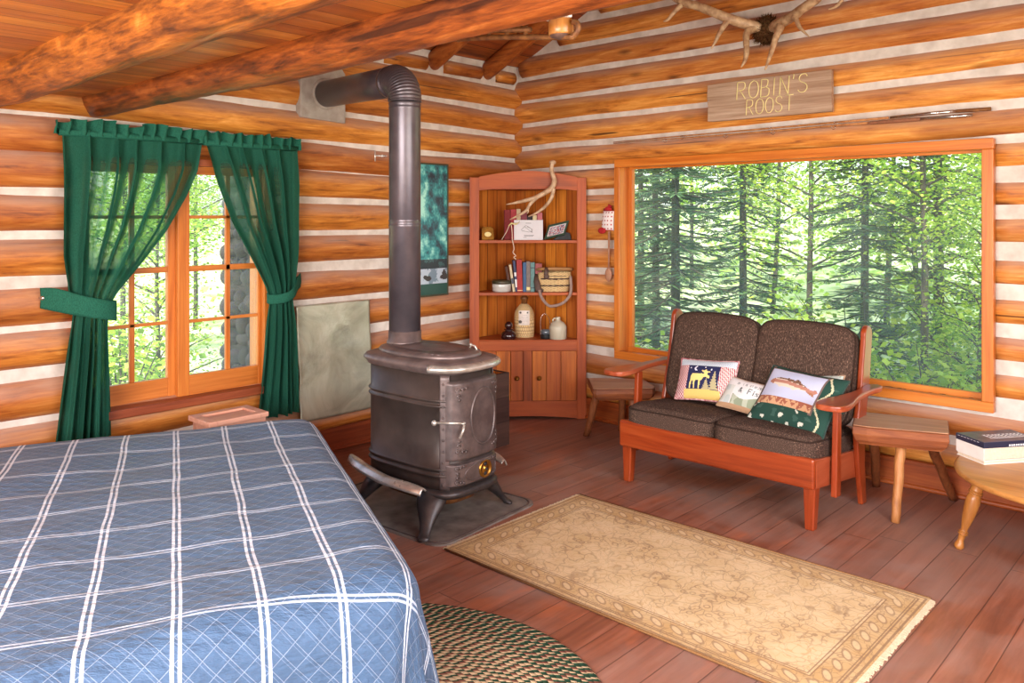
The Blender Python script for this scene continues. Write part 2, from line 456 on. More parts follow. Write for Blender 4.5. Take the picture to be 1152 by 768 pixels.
M['bone_pale'] = plain('bleached_antler', (216, 184, 150), 0.5, scale=26, bump=0.15, col2=(164, 124, 92), detail=5)
M['fur'] = plain('dry_fur', (104, 72, 44), 0.95, scale=60, bump=0.5, col2=(54, 34, 20), spec=0.05)
M['card'] = plain('white_card', (222, 218, 222), 0.7, var=0.03, bump=0.0)
M['ink'] = plain('grey_ink', (120, 116, 116), 0.7, var=0.05, bump=0)
M['paper'] = plain('page_edges', (222, 204, 178), 0.85, var=0.08, scale=120, bump=0.2)
M['whitepaper'] = plain('white_board', (232, 226, 218), 0.7, var=0.04, bump=0.0)
M['navy'] = plain('navy_cover', (40, 44, 66), 0.4, var=0.08, bump=0)
M['navy_top'] = plain('navy_cover_top', (84, 86, 100), 0.35, var=0.08, bump=0)
M['white'] = plain('white_print', (236, 234, 232), 0.6, var=0.02, bump=0)
M['black'] = plain('black_ink', (24, 22, 24), 0.6, var=0.02, bump=0)
M['boxsteel'] = None
M['tweed'] = fabric('brown_tweed', (44, 32, 27), (84, 64, 54), (300, 80, 300), 0.95, 0.5, (150, 120, 100))
M['piping'] = fabric('brown_piping', (30, 20, 16), (60, 44, 36))
M['pattern_cloth'] = pattern_mat('printed_cloth')
M['pattern_print'] = pattern_mat('printed_card', 0.35, 300, 0.0, 0.5)
M['greenfelt'] = plain('green_frame_paint', (52, 76, 60), 0.45, var=0.1)
M['twine'] = plain('cream_twine', (226, 206, 186), 0.9, var=0.1, scale=200)
# ------------------------------------------------------------------ room shell
XR, YB = 5.2, -6.2          # far side wall (x) and wall behind the camera (y)
RIDGE_X, EAVE_Z, PITCH = 2.6, 2.70, 0.47
def roof_z(x): return EAVE_Z + PITCH * (x if x <= RIDGE_X else 2 * RIDGE_X - x)

mb = MB(); mb.box(-0.1, XR + 0.1, YB - 0.1, 0.1, -0.06, 0.0)
struct(mb.build('floor', M['floor']))

# --- wall with the picture window (y = 0)
WX0, WX1, WZ0, WZ1 = 1.03, 3.385, 0.50, 1.885
PICW = [(.22, .19), (.41, .375), (.605, .617), (.80, .81), (.99, 1.005), (1.19, 1.21), (1.385, 1.427), (1.575, 1.617),
        (1.76, 1.82), (1.945, 2.0), (2.13, 2.18), (2.32, 2.35), (2.505, 2.53), (2.69, 2.71), (2.88, 2.89), (3.07, 3.07), (3.26, 3.26), (3.45, 3.45), (3.64, 3.64)]
mb = MB(); mb.mi = 1
fn = lambda a, b, h: (a, h, b)
mb.prism([(-0.1, -0.06), (-0.1, roof_z(-.1)), (WX0, roof_z(WX0)), (WX0, -0.06)], 0.0, 0.12, fn)
mb.prism([(WX1, -0.06), (WX1, roof_z(WX1)), (XR + .1, roof_z(XR)), (XR + .1, -0.06)], 0.0, 0.12, fn)
mb.prism([(WX0, -0.06), (WX0, WZ0), (WX1, WZ0), (WX1, -0.06)], 0.0, 0.12, fn)
mb.prism([(WX0, WZ1), (WX0, roof_z(WX0)), (RIDGE_X, roof_z(RIDGE_X)), (WX1, roof_z(WX1)), (WX1, WZ1)], 0.0, 0.12, fn)
mb.mi = 0
for i, (za, zb) in enumerate(PICW):
    zz = lambda x: lerp(za, zb, min(x / 3.6, 1.25))
    rr = lambda x: lerp(0.089, 0.074, min(x / 3.6, 1.1))
    x0, x1 = -0.06, XR + 0.05
    zm = (za + zb) / 2
    if zm > 2.62:
        x0 = (zm + 0.02 - EAVE_Z) / PITCH; x1 = 2 * RIDGE_X - x0
        if x1 - x0 < 0.3: continue
    spans = [(x0, x1)]
    if WZ0 < zm < WZ1 - 0.03: spans = [(x0, WX0 + 0.005), (WX1 - 0.005, x1)]
    for a, b in spans:
        mb.log((a, 0.045, zz(a)), (b, 0.045, zz(b)), rr(a), rr(b), i * 1.7 + 3 + a, wob=0.007)
struct(mb.build('wall_right', [M['log_x'], M['chink']]))

# --- wall with the curtained window (x = 0)
VY0, VY1, VZ0, VZ1 = -3.33, -2.27, 0.47, 1.81
LEFT = [(.18, .25), (.38, .45), (.60, .655), (.84, .86), (1.06, 1.06), (1.297, 1.275), (1.51, 1.485), (1.73, 1.67), (1.915, 1.85), (2.115, 2.04), (2.32, 2.235), (2.52, 2.435)]
mb = MB(); mb.mi = 1
mb.box(-0.12, 0.0, YB - .1, VY0, -0.06, 2.74); mb.box(-0.12, 0.0, VY1, 0.1, -0.06, 2.74)
mb.box(-0.12, 0.0, VY0, VY1, -0.06, VZ0); mb.box(-0.12, 0.0, VY0, VY1, VZ1, 2.74)
mb.mi = 0
for i, (za, zb) in enumerate(LEFT):
    t = lambda y: (y + 3.6) / 3.6
    zz = lambda y: lerp(za, zb, max(t(y), -0.4)); rr = lambda y: lerp(0.101, 0.090, max(t(y), -0.5))
    spans = [(YB, 0.05)]
    if 0.5 < (za + zb) / 2 < 1.8: spans = [(YB, VY0 + .005), (VY1 - .005, 0.05)]
    for a, b in spans:
        mb.log((-0.045, a, zz(a)), (-0.045, b, zz(b)), rr(a), rr(b), i * 2.3 + 40 + a, wob=0.008)
RAFT = [-0.35, -0.90, -1.45]
ys = [0.0] + RAFT
for k in range(len(ys) - 1):                       # short filler logs between the rafter feet
    a, b = ys[k + 1] + 0.085, ys[k] - (0.085 if k else 0.06)
    mb.log((-0.01, a, 2.60), (-0.01, b, 2.60), 0.052, 0.05, 90 + k, wob=0.003)
struct(mb.build('wall_left', [M['log_y'], M['chink']]))

# --- the two walls behind and beside the viewer, each with an invented opening added for a fill lamp
mb = MB()
SY0, SY1, SZ0, SZ1 = -4.6, -1.6, 0.75, 2.3
mb.box(XR, XR + .12, YB - .1, SY0, -.06, 2.74); mb.box(XR, XR + .12, SY1, .1, -.06, 2.74)
mb.box(XR, XR + .12, SY0, SY1, -.06, SZ0); mb.box(XR, XR + .12, SY0, SY1, SZ1, 2.74)
struct(mb.build('wall_side', M['plainwall']))
BX0, BX1, BZ0, BZ1 = 2.15, 4.95, 0.8, 2.05
mb = MB()
mb.prism([(-.1, -.06), (-.1, roof_z(-.1)), (BX0, roof_z(BX0)), (BX0, -.06)], YB - .12, YB, fn)
mb.prism([(BX1, -.06), (BX1, roof_z(BX1)), (XR + .1, roof_z(XR)), (XR + .1, -.06)], YB - .12, YB, fn)
mb.box(BX0, BX1, YB - .12, YB, -.06, BZ0)
mb.prism([(BX0, BZ1), (BX0, roof_z(BX0)), (RIDGE_X, roof_z(RIDGE_X)), (BX1, roof_z(BX1)), (BX1, BZ1)], YB - .12, YB, fn)
struct(mb.build('wall_back', M['plainwall']))

# --- loft floor (the boarded ceiling), roof
mb = MB(); mb.box(-0.02, XR, YB, -3.13, 2.10, 2.13)
struct(mb.build('ceiling', M['ceil']))
mb = MB()
for sgn in (0, 1):
    q = [(-.5, roof_z(-.5)), (RIDGE_X, roof_z(RIDGE_X)), (RIDGE_X, roof_z(RIDGE_X) + .06), (-.5, roof_z(-.5) + .06)]
    if sgn: q = [(2 * RIDGE_X - a, b) for a, b in q][::-1]
    mb.prism(q, YB - .5, 0.5, fn)
struct(mb.build('roof', M['roof']))

# --- loft beams and rafters
def beam(y, r0, r1, label, seed, z0, z1):
    m = MB(); m.log((-0.12, y, z0), (XR, y - 0.02, z1), r0, r1, seed, seg=28, step=0.06, wob=0.012, rough=0.09)
    return tag(m.build('ceiling_beam', M['beam']), label, 'beam')
beam(-3.22, 0.096, 0.106, 'smooth log ceiling beam meeting the wall just above the green curtains', 5.3, 2.098, 2.108)
beam(-3.77, 0.112, 0.120, 'rough dark-barked log ceiling beam nearest the viewer, above the bed', 8.9, 2.10, 2.10)
for k, y in enumerate(RAFT):
    m = MB(); m.log((-0.05, y, 2.632 - .05 * PITCH), (RIDGE_X, y, 2.632 + PITCH * RIDGE_X), 0.066, 0.058, 60 + k, seg=18, wob=0.005)
    o = m.build('rafter', M['rafter'])
    tag(o, ['log rafter closest to the room corner, above the log walls', 'log rafter second from the room corner, partly behind the beam'][k] if k < 2
        else 'log rafter third from the room corner, mostly hidden behind the ceiling beam', 'rafter')

# --- baseboards
mb = MB()
mb.box(-.02, XR, -.062, -.02, 0.0, 0.15); mb.tube([(0.0, -.066, .012), (XR, -.066, .012)], .014, 8)
struct(mb.build('baseboard_right', M['base'], bevel=.004))
mb = MB()
mb.box(.02, .075, YB, 0.0, 0.0, 0.15); mb.tube([(.078, YB, .012), (.078, -.02, .012)], .014, 8)
struct(mb.build('baseboard_left', M['sill'], bevel=.004))
mb = MB(); mb.log((.055, -2.2, .19), (.055, -.75, .19), .045, .042, 33, seg=16)
tag(struct(mb.build('trim_1', M['log_y'])))

# ------------------------------------------------------------------ glass
def glass_mat():
    n = NT('window_glass'); n.n.remove(n.b)
    tr = n.new('ShaderNodeBsdfTransparent'); tr.inputs[0].default_value = (0.97, 0.985, 0.975, 1)
    gl = n.new('ShaderNodeBsdfGlossy'); gl.inputs['Roughness'].default_value = 0.02
    f = n.new('ShaderNodeFresnel'); f.inputs[0].default_value = 1.45
    mx = n.new('ShaderNodeMixShader'); n.L(n.math('MULTIPLY', f.outputs[0], 0.45), mx.inputs[0])
    n.L(tr.outputs[0], mx.inputs[1]); n.L(gl.outputs[0], mx.inputs[2])
    dirt = n.new('ShaderNodeBsdfTranslucent'); dirt.inputs[0].default_value = (.9, .92, .88, 1)
    dn = n.noise(n.coord(), 2.5, 5.0); md = n.new('ShaderNodeMixShader'); n.L(n.rng(dn, .3, .75, .03, .09), md.inputs[0])
    n.L(mx.outputs[0], md.inputs[1]); n.L(dirt.outputs[0], md.inputs[2]); n.L(md.outputs[0], n.out.inputs[0])
    return n.m
M['glass'] = glass_mat()

# --- picture window
w1 = struct(thing('window_1', None, None, (0, 0, 0)))
m = MB()
CT, CB = -0.078, -0.030                        # casing front / back
m.box(1.006, 3.405, CT, CB, 1.848, 1.905)
m.build('head_casing', M['winwood_x'], w1, .004)
m = MB(); m.box(1.006, 3.405, CT, CB, .480, .535); m.build('bottom_casing', M['winwood_x'], w1, .004)
for a, b in ((1.006, 1.052), (3.350, 3.405)):
    m = MB(); m.box(a, b, CT - .002, CB, .535, 1.848); m.build('side_casing', M['winwood_z'], w1, .004)
m = MB(); m.box(1.03, 3.385, CB, .12, 1.865, 1.885); m.box(1.03, 3.385, CB, .12, .50, .52)
m.build('window_frame', M['winwood_x'], w1)
m = MB(); m.box(1.03, 1.05, CB, .12, .52, 1.865); m.box(3.365, 3.385, CB, .12, .52, 1.865)
m.build('jamb', M['winwood_z'], w1)
m = MB()
m.box(1.05, 3.365, .045, .062, 1.838, 1.865); m.box(1.05, 3.365, .030, .062, .52, .556)
m.build('glazing_bead', M['winwood_x'], w1, .003)
m = MB(); m.box(1.05, 1.085, .035, .062, .556, 1.838); m.box(3.335, 3.365, .045, .062, .556, 1.838)
m.build('glazing_bead', M['winwood_z'], w1, .003)
m = MB(); m.box(1.07, 3.35, .064, .070, .54, 1.85); m.build('pane', M['glass'], w1)
# dirt and old leaves on the bottom bead
m = MB(); rg = random.Random(3)
for k in range(70):
    x = rg.choice((rg.uniform(2.4, 3.3), rg.uniform(2.5, 2.9), rg.uniform(1.1, 3.3)))
    s = rg.uniform(.004, .012)
    m.ball((x, .012 + rg.uniform(-.02, .012), .522 + s * .3), (s * 1.6, s, s * .4), 6, 4)
o = m.build('leaf_litter', plain('leaf_litter', (96, 70, 48), .95, col2=(54, 40, 28)), w1); o['kind'] = 'stuff'

# --- curtained window: two sashes of eight panes
w2 = struct(thing('window_2', None, None, (0, 0, 0)))
m = MB()
m.box(-.13, .045, VY0 - .02, VY0 + .025, VZ0, VZ1); m.box(-.13, .045, VY1 - .025, VY1 + .02, VZ0, VZ1)
m.build('jamb', M['winwood_z'], w2, .003)
m = MB(); m.box(-.13, .05, VY0, VY1, VZ1 - .03, VZ1 + .01); m.build('head_jamb', M['sill'], w2, .003)
m = MB(); m.box(-.13, .085, VY0 - .03, VY1 + .05, .445, .492); m.build('window_sill', M['sill'], w2, .006)
def sash(y0, y1, sl, sr, rail, ym, xs, name='sash'):
    f = MB()
    f.box(xs, xs + .035, y0, y0 + sl, .492, 1.782); f.box(xs, xs + .035, y1 - sr, y1, .492, 1.782)
    f.box(xs + .008, xs + .028, ym - .014, ym + .014, rail, 1.74)
    o = f.build(name, M['winwood_z'], w2, .003)
    f = MB()
    f.box(xs + .001, xs + .034, y0 + sl, y1 - sr, .492, rail); f.box(xs + .001, xs + .034, y0 + sl, y1 - sr, 1.735, 1.782)
    for z in (.907, 1.203, 1.495):
        h = .009 if z < 1.2 or z > 1.3 else .016
        f.box(xs + .008, xs + .028, y0 + sl, y1 - sr, z - h, z + h)
    f.build('rail', M['winwood_y'], o, .002)
    g = MB(); g.box(xs + .014, xs + .019, y0 + sl - .005, y1 - sr + .005, rail - .005, 1.74)
    g.build('pane', M['glass'], o)
sash(-3.305, -2.795, .05, .05, .600, -3.036, -.065)
sash(-2.805, -2.295, .068, .02, .605, -2.503, -.030)

# ------------------------------------------------------------------ outdoors
def leaf_mat(name, c1, c2, c3, trans=0.45):
    n = NT(name); r = n.attr('rnd'); oi = n.new('ShaderNodeObjectInfo')
    f = n.math('FRACT', n.math('ADD', r, n.math('MULTIPLY', oi.outputs['Random'], 0.25)))
    c = n.ramp(f, [(0.0, lin(c1)), (0.5, lin(c2)), (1.0, lin(c3))])
    n.fin(c, 0.55, spec=0.3)
    tl = n.new('ShaderNodeBsdfTranslucent'); n.L(n.mix(1.0, c, (1.0, 1.0, 0.55, 1), 'MULTIPLY'), tl.inputs[0])
    mx = n.new('ShaderNodeMixShader'); mx.inputs[0].default_value = trans
    n.L(n.b.outputs[0], mx.inputs[1]); n.L(tl.outputs[0], mx.inputs[2]); n.L(mx.outputs[0], n.out.inputs[0])
    return n.m
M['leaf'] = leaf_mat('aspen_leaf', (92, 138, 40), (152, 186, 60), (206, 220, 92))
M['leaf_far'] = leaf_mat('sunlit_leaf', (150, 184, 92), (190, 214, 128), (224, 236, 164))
M['needle'] = leaf_mat('spruce_needle', (38, 66, 48), (62, 94, 66), (102, 132, 84), 0.3)
M['trunk'] = wood('tree_bark', [(36, 32, 28), (70, 62, 54), (100, 92, 80)], 2, 2.0, 14, 0.9, 0.4, 0.4)
M['ground'] = plain('forest_ground', (206, 212, 166), 0.95, scale=1.3, bump=0.2, col2=(140, 156, 96), spec=0.1, detail=8)

def gz(x, y):
    d = max(0.0, max(y - 1.5, -x - 1.5))
    return -0.35 + 0.015 * d + 0.0012 * d * d + 0.12 * n1(x * .35, y * .35)
m = MB(); m.grid(60, 60, lambda u, v: (-34 + 68 * u, -24 + 66 * v, gz(-34 + 68 * u, -24 + 66 * v)))
struct(m.build('ground', M['ground']))

def leaf_quads(mb, pts, size, rg, up=0.35):
    for p in pts:
        a = rg.uniform(0, 2 * PI); s = size * rg.uniform(.6, 1.25)
        d = Vector((math.cos(a), math.sin(a), rg.uniform(-.7, .35))).normalized()
        nrm = Vector((rg.gauss(0, .6), rg.gauss(0, .6), up + rg.random())).normalized()
        w = d.cross(nrm).normalized() * (s * .38)
        p = Vector(p); mb.rnd = rg.random()
        mb._add([p, p + d * (s * .5) + w, p + d * s, p + d * (s * .5) - w], [(0, 1, 2, 3)], False)

def decid(seed, h, rad, nleaf, leafsize, base=0.25):
    rg = random.Random(seed)
    tr, fo = MB(), MB()
    lean = Vector((rg.uniform(-.06, .06), rg.uniform(-.06, .06), 1))
    trunk = [lean * (h * t) + Vector((.05 * n1(t * 3, seed), .05 * n1(t * 3, seed + 9), 0)) for t in [i / 10 for i in range(11)]]
    tr.tube(trunk, [lerp(.038, .008, i / 10) for i in range(11)], 8)
    tips = []
    for k in range(34):
        t = lerp(base, .97, (k + rg.random()) / 34); i = int(t * 10); p = trunk[min(i, 10)].lerp(trunk[min(i + 1, 10)], t * 10 - i)
        a = k * 2.4 + rg.uniform(-.4, .4); ln = rad * (1.0 - .75 * abs(t - .45) ** 1.2) * rg.uniform(.5, 1.1) * (1.15 - t * .75)
        q = [p + Vector((math.cos(a) * ln * s, math.sin(a) * ln * s, ln * (.55 * s - .15 * s * s) + .05 * n1(k, s * 3))) for s in (0, .33, .66, 1)]
        tr.tube(q, [.016, .012, .008, .003], 5, False); tips.append(q)
    pts = []
    for _ in range(nleaf):
        q = rg.choice(tips); s = rg.uniform(.25, 1.08); j = min(int(s * 3), 2); p = q[j].lerp(q[j + 1], s * 3 - j)
        g = rad * .13
        pts.append(p + Vector((rg.gauss(0, g), rg.gauss(0, g), rg.gauss(0, g * .7))))
    leaf_quads(fo, pts, leafsize, rg)
    return tr, fo

def conif(seed, h, rad):
    rg = random.Random(seed); tr, fo = MB(), MB()
    tr.tube([(0, 0, 0), (.02, .01, h * .5), (0, 0, h)], [.055, .036, .005], 9)
    z = .35; k = 0
    while z < h * .98:
        t = z / h; ln = rad * (1 - t) ** .85 + .08
        for b in range(rg.randint(5, 7)):
            a = k * 1.3 + b * 2 * PI / 6 + rg.uniform(-.35, .35); l = ln * rg.uniform(.65, 1.1)
            d = Vector((math.cos(a), math.sin(a), 0)); side = Vector((-d.y, d.x, 0))
            zb = z + rg.uniform(-.09, .09); dr = rg.uniform(-.50, -.10)
            P = lambda s: Vector((0, 0, zb)) + d * (l * s) + Vector((0, 0, l * (dr * s + .14 * s * s)))
            tr.tube([P(0), P(.5), P(1)], [.011, .007, .002], 4, False)
            ns = int(l / .030) + 3
            for i in range(ns):
                s = lerp(.12, 1.0, i / ns); p = P(s)
                for sg in (-1, 1):
                    w = l * .32 * (1.05 - s) + .05
                    w *= rg.uniform(.6, 1.1)
                    e = p + side * (sg * w) + d * (w * .75) + Vector((0, 0, rg.uniform(-.06, .01)))
                    dv = e - p; th = dv.cross(Vector((rg.gauss(0, .5), rg.gauss(0, .5), 1))).normalized() * rg.uniform(.007, .013)
                    fo.rnd = rg.random(); mid = p.lerp(e, .55)
                    fo._add([p, mid + th, e, mid - th], [(0, 1, 2, 3)], False)
        z += lerp(.18, .11, t) * rg.uniform(.8, 1.2); k += 1
    return tr, fo

def tree_proto(kind, *a):
    tr, fo = (decid if kind == 'd' else conif)(*a)
    to = tr.build('trunk', M['trunk']); fb = fo.build('foliage', M['leaf'] if kind == 'd' else M['needle'])
    return to, fb
PROT = [tree_proto('d', 11, 5.2, 1.25, 10500, .050), tree_proto('d', 23, 6.2, 1.45, 12000, .052, .18), tree_proto('d', 37, 4.0, 1.2, 8000, .046, .12),
        tree_proto('c', 5, 6.5, .92), tree_proto('c', 8, 5.0, .85)]
used = set()
def tree(name, k, x, y, s, rz, label, cat='tree', group=None):
    t = thing(name, label, cat, (x, y, gz(x, y) - .03), rz, group); t.scale = (s, s, s)
    for o in PROT[k]:
        if o.name in used: c = o.copy(); COL.objects.link(c)
        else: c = o; used.add(o.name)
        c.parent = t
    return t
GD, GC = 'leafy trees beyond the windows', 'dark conifers beyond the picture window'
tree('spruce_tree', 3, 1.62, 3.1, .80, .4, 'dark spruce standing right of centre outside the picture window, above the loveseat back')
tree('spruce_tree', 3, -.20, 2.7, 1.0, 1.7, 'big dark spruce just outside the left part of the picture window')
tree('spruce_tree', 4, 1.95, 4.3, 1.1, 2.2, 'second spruce directly behind the spruce right of centre in the picture window')
for x, y, s, k in ((-1.15, 3.8, 1.0, 4), (-.6, 5.0, 1.0, 3), (-2.6, 5.6, 1.05, 4)):
    tree('spruce_tree', k, x, y, s, x * 3, 'dark conifer deep in the woods at the left of the picture window', 'tree', GC)
tree('aspen_tree', 0, 2.22, 2.9, .95, .3, 'slender leafy tree with a thin trunk at the right of the picture window')
tree('aspen_tree', 2, 2.75, 2.3, .62, 2.0, 'short leafy sapling at the right end of the picture window')
tree('aspen_tree', 1, .72, 4.0, .95, 1.1, 'bright leafy tree in the middle of the picture window, between the spruces')
for x, y, s, k, r in ((1.25, 6.2, 1.05, 1, 2.), (2.9, 5.2, 1.0, 0, 3.1), (.2, 8.0, 1.2, 1, .5), (1.9, 8.6, 1.25, 0, 4.), (-1.9, 8.6, 1.2, 1, 5.), (3.3, 8.2, 1.1, 1, 1.7), (3.7, 4.4, 1.0, 0, 2.4), (-4.9, 11., 1.3, 0, .2)):
    tree('aspen_tree', k, x, y, s, r, 'leafy green tree further back in the sunlit woods outside the picture window', 'tree', GD)
tree('aspen_tree', 2, -2.7, -1.75, .70, .8, 'leafy young tree outside the curtained window, beside the stone chimney')
for x, y, s, k, r in ((-4.6, -1.3, .9, 0, .1), (-5.8, -.2, 1.0, 1, 2.6), (-7.5, .9, 1.0, 0, 4.)):
    tree('aspen_tree', k, x, y, s, r, 'leafy tree standing in bright light beyond the curtained window', 'tree', 'leafy trees beyond the curtained window')

def shrub(name, x, y, r, hgt, n, seed, label, size=.07, mat='leaf', group=None):
    rg = random.Random(seed); tr, fo = MB(), MB(); pts = []
    for k in range(16):
        a = rg.uniform(0, 2 * PI); e = Vector((math.cos(a) * r * rg.uniform(.3, 1), math.sin(a) * r * rg.uniform(.3, 1), hgt * rg.uniform(.55, 1)))
        tr.tube([(0, 0, 0), e * .5 + Vector((0, 0, .1 * hgt)), e], [.012, .008, .003], 5, False)
        for _ in range(n // 16):
            s = rg.uniform(.2, 1.05); pts.append(e * s + Vector((rg.gauss(0, r * .16), rg.gauss(0, r * .16), rg.gauss(0, r * .12))))
    leaf_quads(fo, pts, size, rg)
    t = thing(name, label, 'shrub', (x, y, gz(x, y) - .02), 0, group)
    tr.build('stem', M['trunk'], t); fo.build('foliage', M[mat], t)
for i, (x, y, r, h) in enumerate(((2.6, 1.7, .75, .95), (3.05, 2.6, .9, 1.5), (1.9, 2.1, .8, .7), (.9, 2.3, .9, .8), (.2, 1.7, .6, .75), (1.3, 3.6, 1.0, 1.0), (2.3, 3.9, 1.0, 1.5))):
    shrub('leafy_shrub', x, y, r, h, 1500, 70 + i, 'low green bush growing under the trees outside the picture window', group='bushes outside the picture window')
for i, (x, y, r, h) in enumerate(((-1.35, -2.75, .5, .75), (-2.2, -2.25, .6, .95), (-3.4, -2.1, .8, 1.2))):
    shrub('leafy_shrub', x, y, r, h, 1500, 90 + i, 'green bush growing outside the lower panes of the curtained window', group='bushes outside the curtained window')
# the mass of leaves further off in the woods
rg = random.Random(77); fo = MB(); pts = []
for _ in range(19000):
    if rg.random() < .80:
        y = rg.uniform(9.5, 17); x = lerp(1.2, -8.5, (y - 9) / 8) + rg.uniform(-4.2, 4.8)
    else:
        x = rg.uniform(-13, -8); y = rg.uniform(-2.5, 7)
    z = rg.uniform(-.2, 6.0)
    if n1(x * .55, y * .55, z * .75) + .12 * n1(x * 2, y * 2, z * 2) > (.14 if x < -8.5 and y < 7 else -.06): pts.append((x, y, z + gz(x, y)))
leaf_quads(fo, pts, .17, rg)
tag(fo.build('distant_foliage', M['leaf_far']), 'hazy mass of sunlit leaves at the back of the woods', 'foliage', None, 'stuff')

# --- rounded-stone chimney outside the curtained window
M['stone'] = plain('river_stone', (66, 58, 54), 0.9, scale=9, bump=0.5, col2=(36, 32, 30), detail=7)
M['mortar'] = plain('dark_mortar', (54, 50, 46), 0.95, bump=0.2)
ch = thing('stone_chimney', 'rounded river-stone chimney outside the curtained window', 'chimney', (-.58, -1.6, -.4))
m = MB(); m.prism([(-.32, -.44), (.36, -.44), (.36, .44), (-.32, .44)], 0, 4.6); m.build('mortar_core', M['mortar'], ch)
m = MB(); rg = random.Random(9)
def stones(fx, u0, u1):
    z = .05
    while z < 4.5:
        u = u0 + rg.uniform(-.05, .03); hh = rg.uniform(.08, .15)
        while u < u1:
            w = rg.uniform(.07, .19); p = fx(u + w / 2, z + hh / 2 + rg.uniform(-.03, .03))
            m.ball(p[0], tuple(max(.045, a) for a in (p[1][0] * w * .54 + .05 * (1 - p[1][0]), p[1][1] * w * .54 + .05 * (1 - p[1][1]), hh * rg.uniform(.45, .62))), 10, 7)
            u += w
        z += hh
stones(lambda u, z: ((u, -.44, z), (1, 0)), -.32, .36)
stones(lambda u, z: ((-.32, u, z), (0, 1)), -.44, .44)
m.build('stonework', M['stone'], ch)
# ------------------------------------------------------------------ curtains
def curtain_mat():
    n = NT('green_curtain_cloth'); v = n.coord()
    f = n.noise(n.mapping(v, (300, 300, 120)), 1.0, 2.0)
    c = n.ramp(f, [(0.3, lin((26, 76, 60))), (0.7, lin((42, 100, 80)))])
    n.fin(c, 0.85, spec=0.15)
    tl = n.new('ShaderNodeBsdfTranslucent'); tl.inputs[0].default_value = lin((44, 116, 84))
    tr = n.new('ShaderNodeBsdfTransparent'); tr.inputs[0].default_value = (0.80, 0.95, 0.80, 1)
    a = n.new('ShaderNodeMixShader'); a.inputs[0].default_value = 0.28
    n.L(n.b.outputs[0], a.inputs[1]); n.L(tl.outputs[0], a.inputs[2])
    # 'rnd' holds how thinly the cloth is spread: gathered cloth is several layers deep and opaque
    b = n.new('ShaderNodeMixShader'); n.L(n.attr('rnd'), b.inputs[0])
    n.L(a.outputs[0], b.inputs[1]); n.L(tr.outputs[0], b.inputs[2]); n.L(b.outputs[0], n.out.inputs[0])
    return n.m
M['curtain'] = curtain_mat()
M['curtain_band'] = fabric('green_tie_cloth', (24, 72, 57), (37, 96, 76), (300, 300, 120), 0.85, 0.1)

def key_at(keys, z):
    for (z0, a), (z1, b) in zip(keys, keys[1:]):
        if z <= z0 and z >= z1:
            return lerp(a, b, (z0 - z) / (z0 - z1))
    return keys[-1][1] if z < keys[-1][0] else keys[0][1]

def curtain(name, label, lk, rk, ztop, zbot, ztie, nf, ph, bow):
    t = thing(name, label, 'curtain', (0.10, (lk[0][1] + rk[0][1]) / 2, 0))
    oy = t.location.y
    W0 = rk[0][1] - lk[0][1]
    def fold(u, z):
        q = nf * (u + .05 * n1(u * 4, ph)) + .25 * n1(u * 3, z * .9, ph)
        return math.sin(2 * PI * q + ph) + .38 * math.sin(4.6 * PI * q + 2 * ph + .8 * z)
    def fn(u, v):
        z = lerp(ztop - .035, zbot, v)
        yl, yr = key_at(lk, z), key_at(rk, z)
        tie = math.exp(-((z - ztie) / .14) ** 2)
        amp = lerp(.028, .014, tie) * (0.45 + .75 * sstep(ztop, ztop - .3, z))
        uu = u + .020 * math.cos(2 * PI * nf * (u + .05 * n1(u * 4, ph)) + ph) * (1 - tie)
        x = amp * fold(u, z) + .045 * bow * sstep(ztop, ztie, z) * math.sin(PI * u) + .014 * n1(u * 4, z * 2, ph + 4)
        return (x, lerp(yl, yr, uu) - oy, z + .012 * n1(u * 9, ph) * (v > .98))
    m = MB(); m.grid(170, 80, fn, flip=True)
    for j in range(81):
        for i in range(171):
            u, v = i / 170, j / 80; z = lerp(ztop - .035, zbot, v)
            g = (key_at(rk, z) - key_at(lk, z)) / W0
            f = fold(u, z)
            thin = (sstep(.45, .85, g) if z > ztie else 0.0) * sstep(1.83, 1.77, z) * (sstep(.10, .22, u) if rk[0][1] < -2.5 else sstep(.85, .6, u) * sstep(1.2, 1.5, z))
            m.r[j * 171 + i] = .02 + .50 * thin * sstep(.45, -.35, abs(f) - .55) * sstep(ztop - .07, ztop - .10, z)
    m.build('cloth_panel', M['curtain'], t)
    def rf(u, v):
        z = lerp(ztop - .050, ztop + .022 + .016 * n1(u * 7, ph, 2) + .018 * n1(u * 19, ph), v)
        w = (.014 + .016 * v) * math.sin(2 * PI * nf * 1.9 * u + ph * 2 + 3.5 * n1(u * 5, 3)) + .012 * n1(u * 30, v * 2)
        return (.012 + w, lerp(lk[0][1] - .03, rk[0][1] + .02, u) - oy + .010 * math.cos(2 * PI * nf * 1.9 * u) * v, z - .012)
    m = MB(); m.grid(150, 6, rf, flip=True)
    m.tube([(.006, lk[0][1] - oy, ztop - .052), (.006, rk[0][1] - oy, ztop - .052)], .017, 10)
    m.build('ruffle_header', M['curtain_band'], t)
    return t, oy

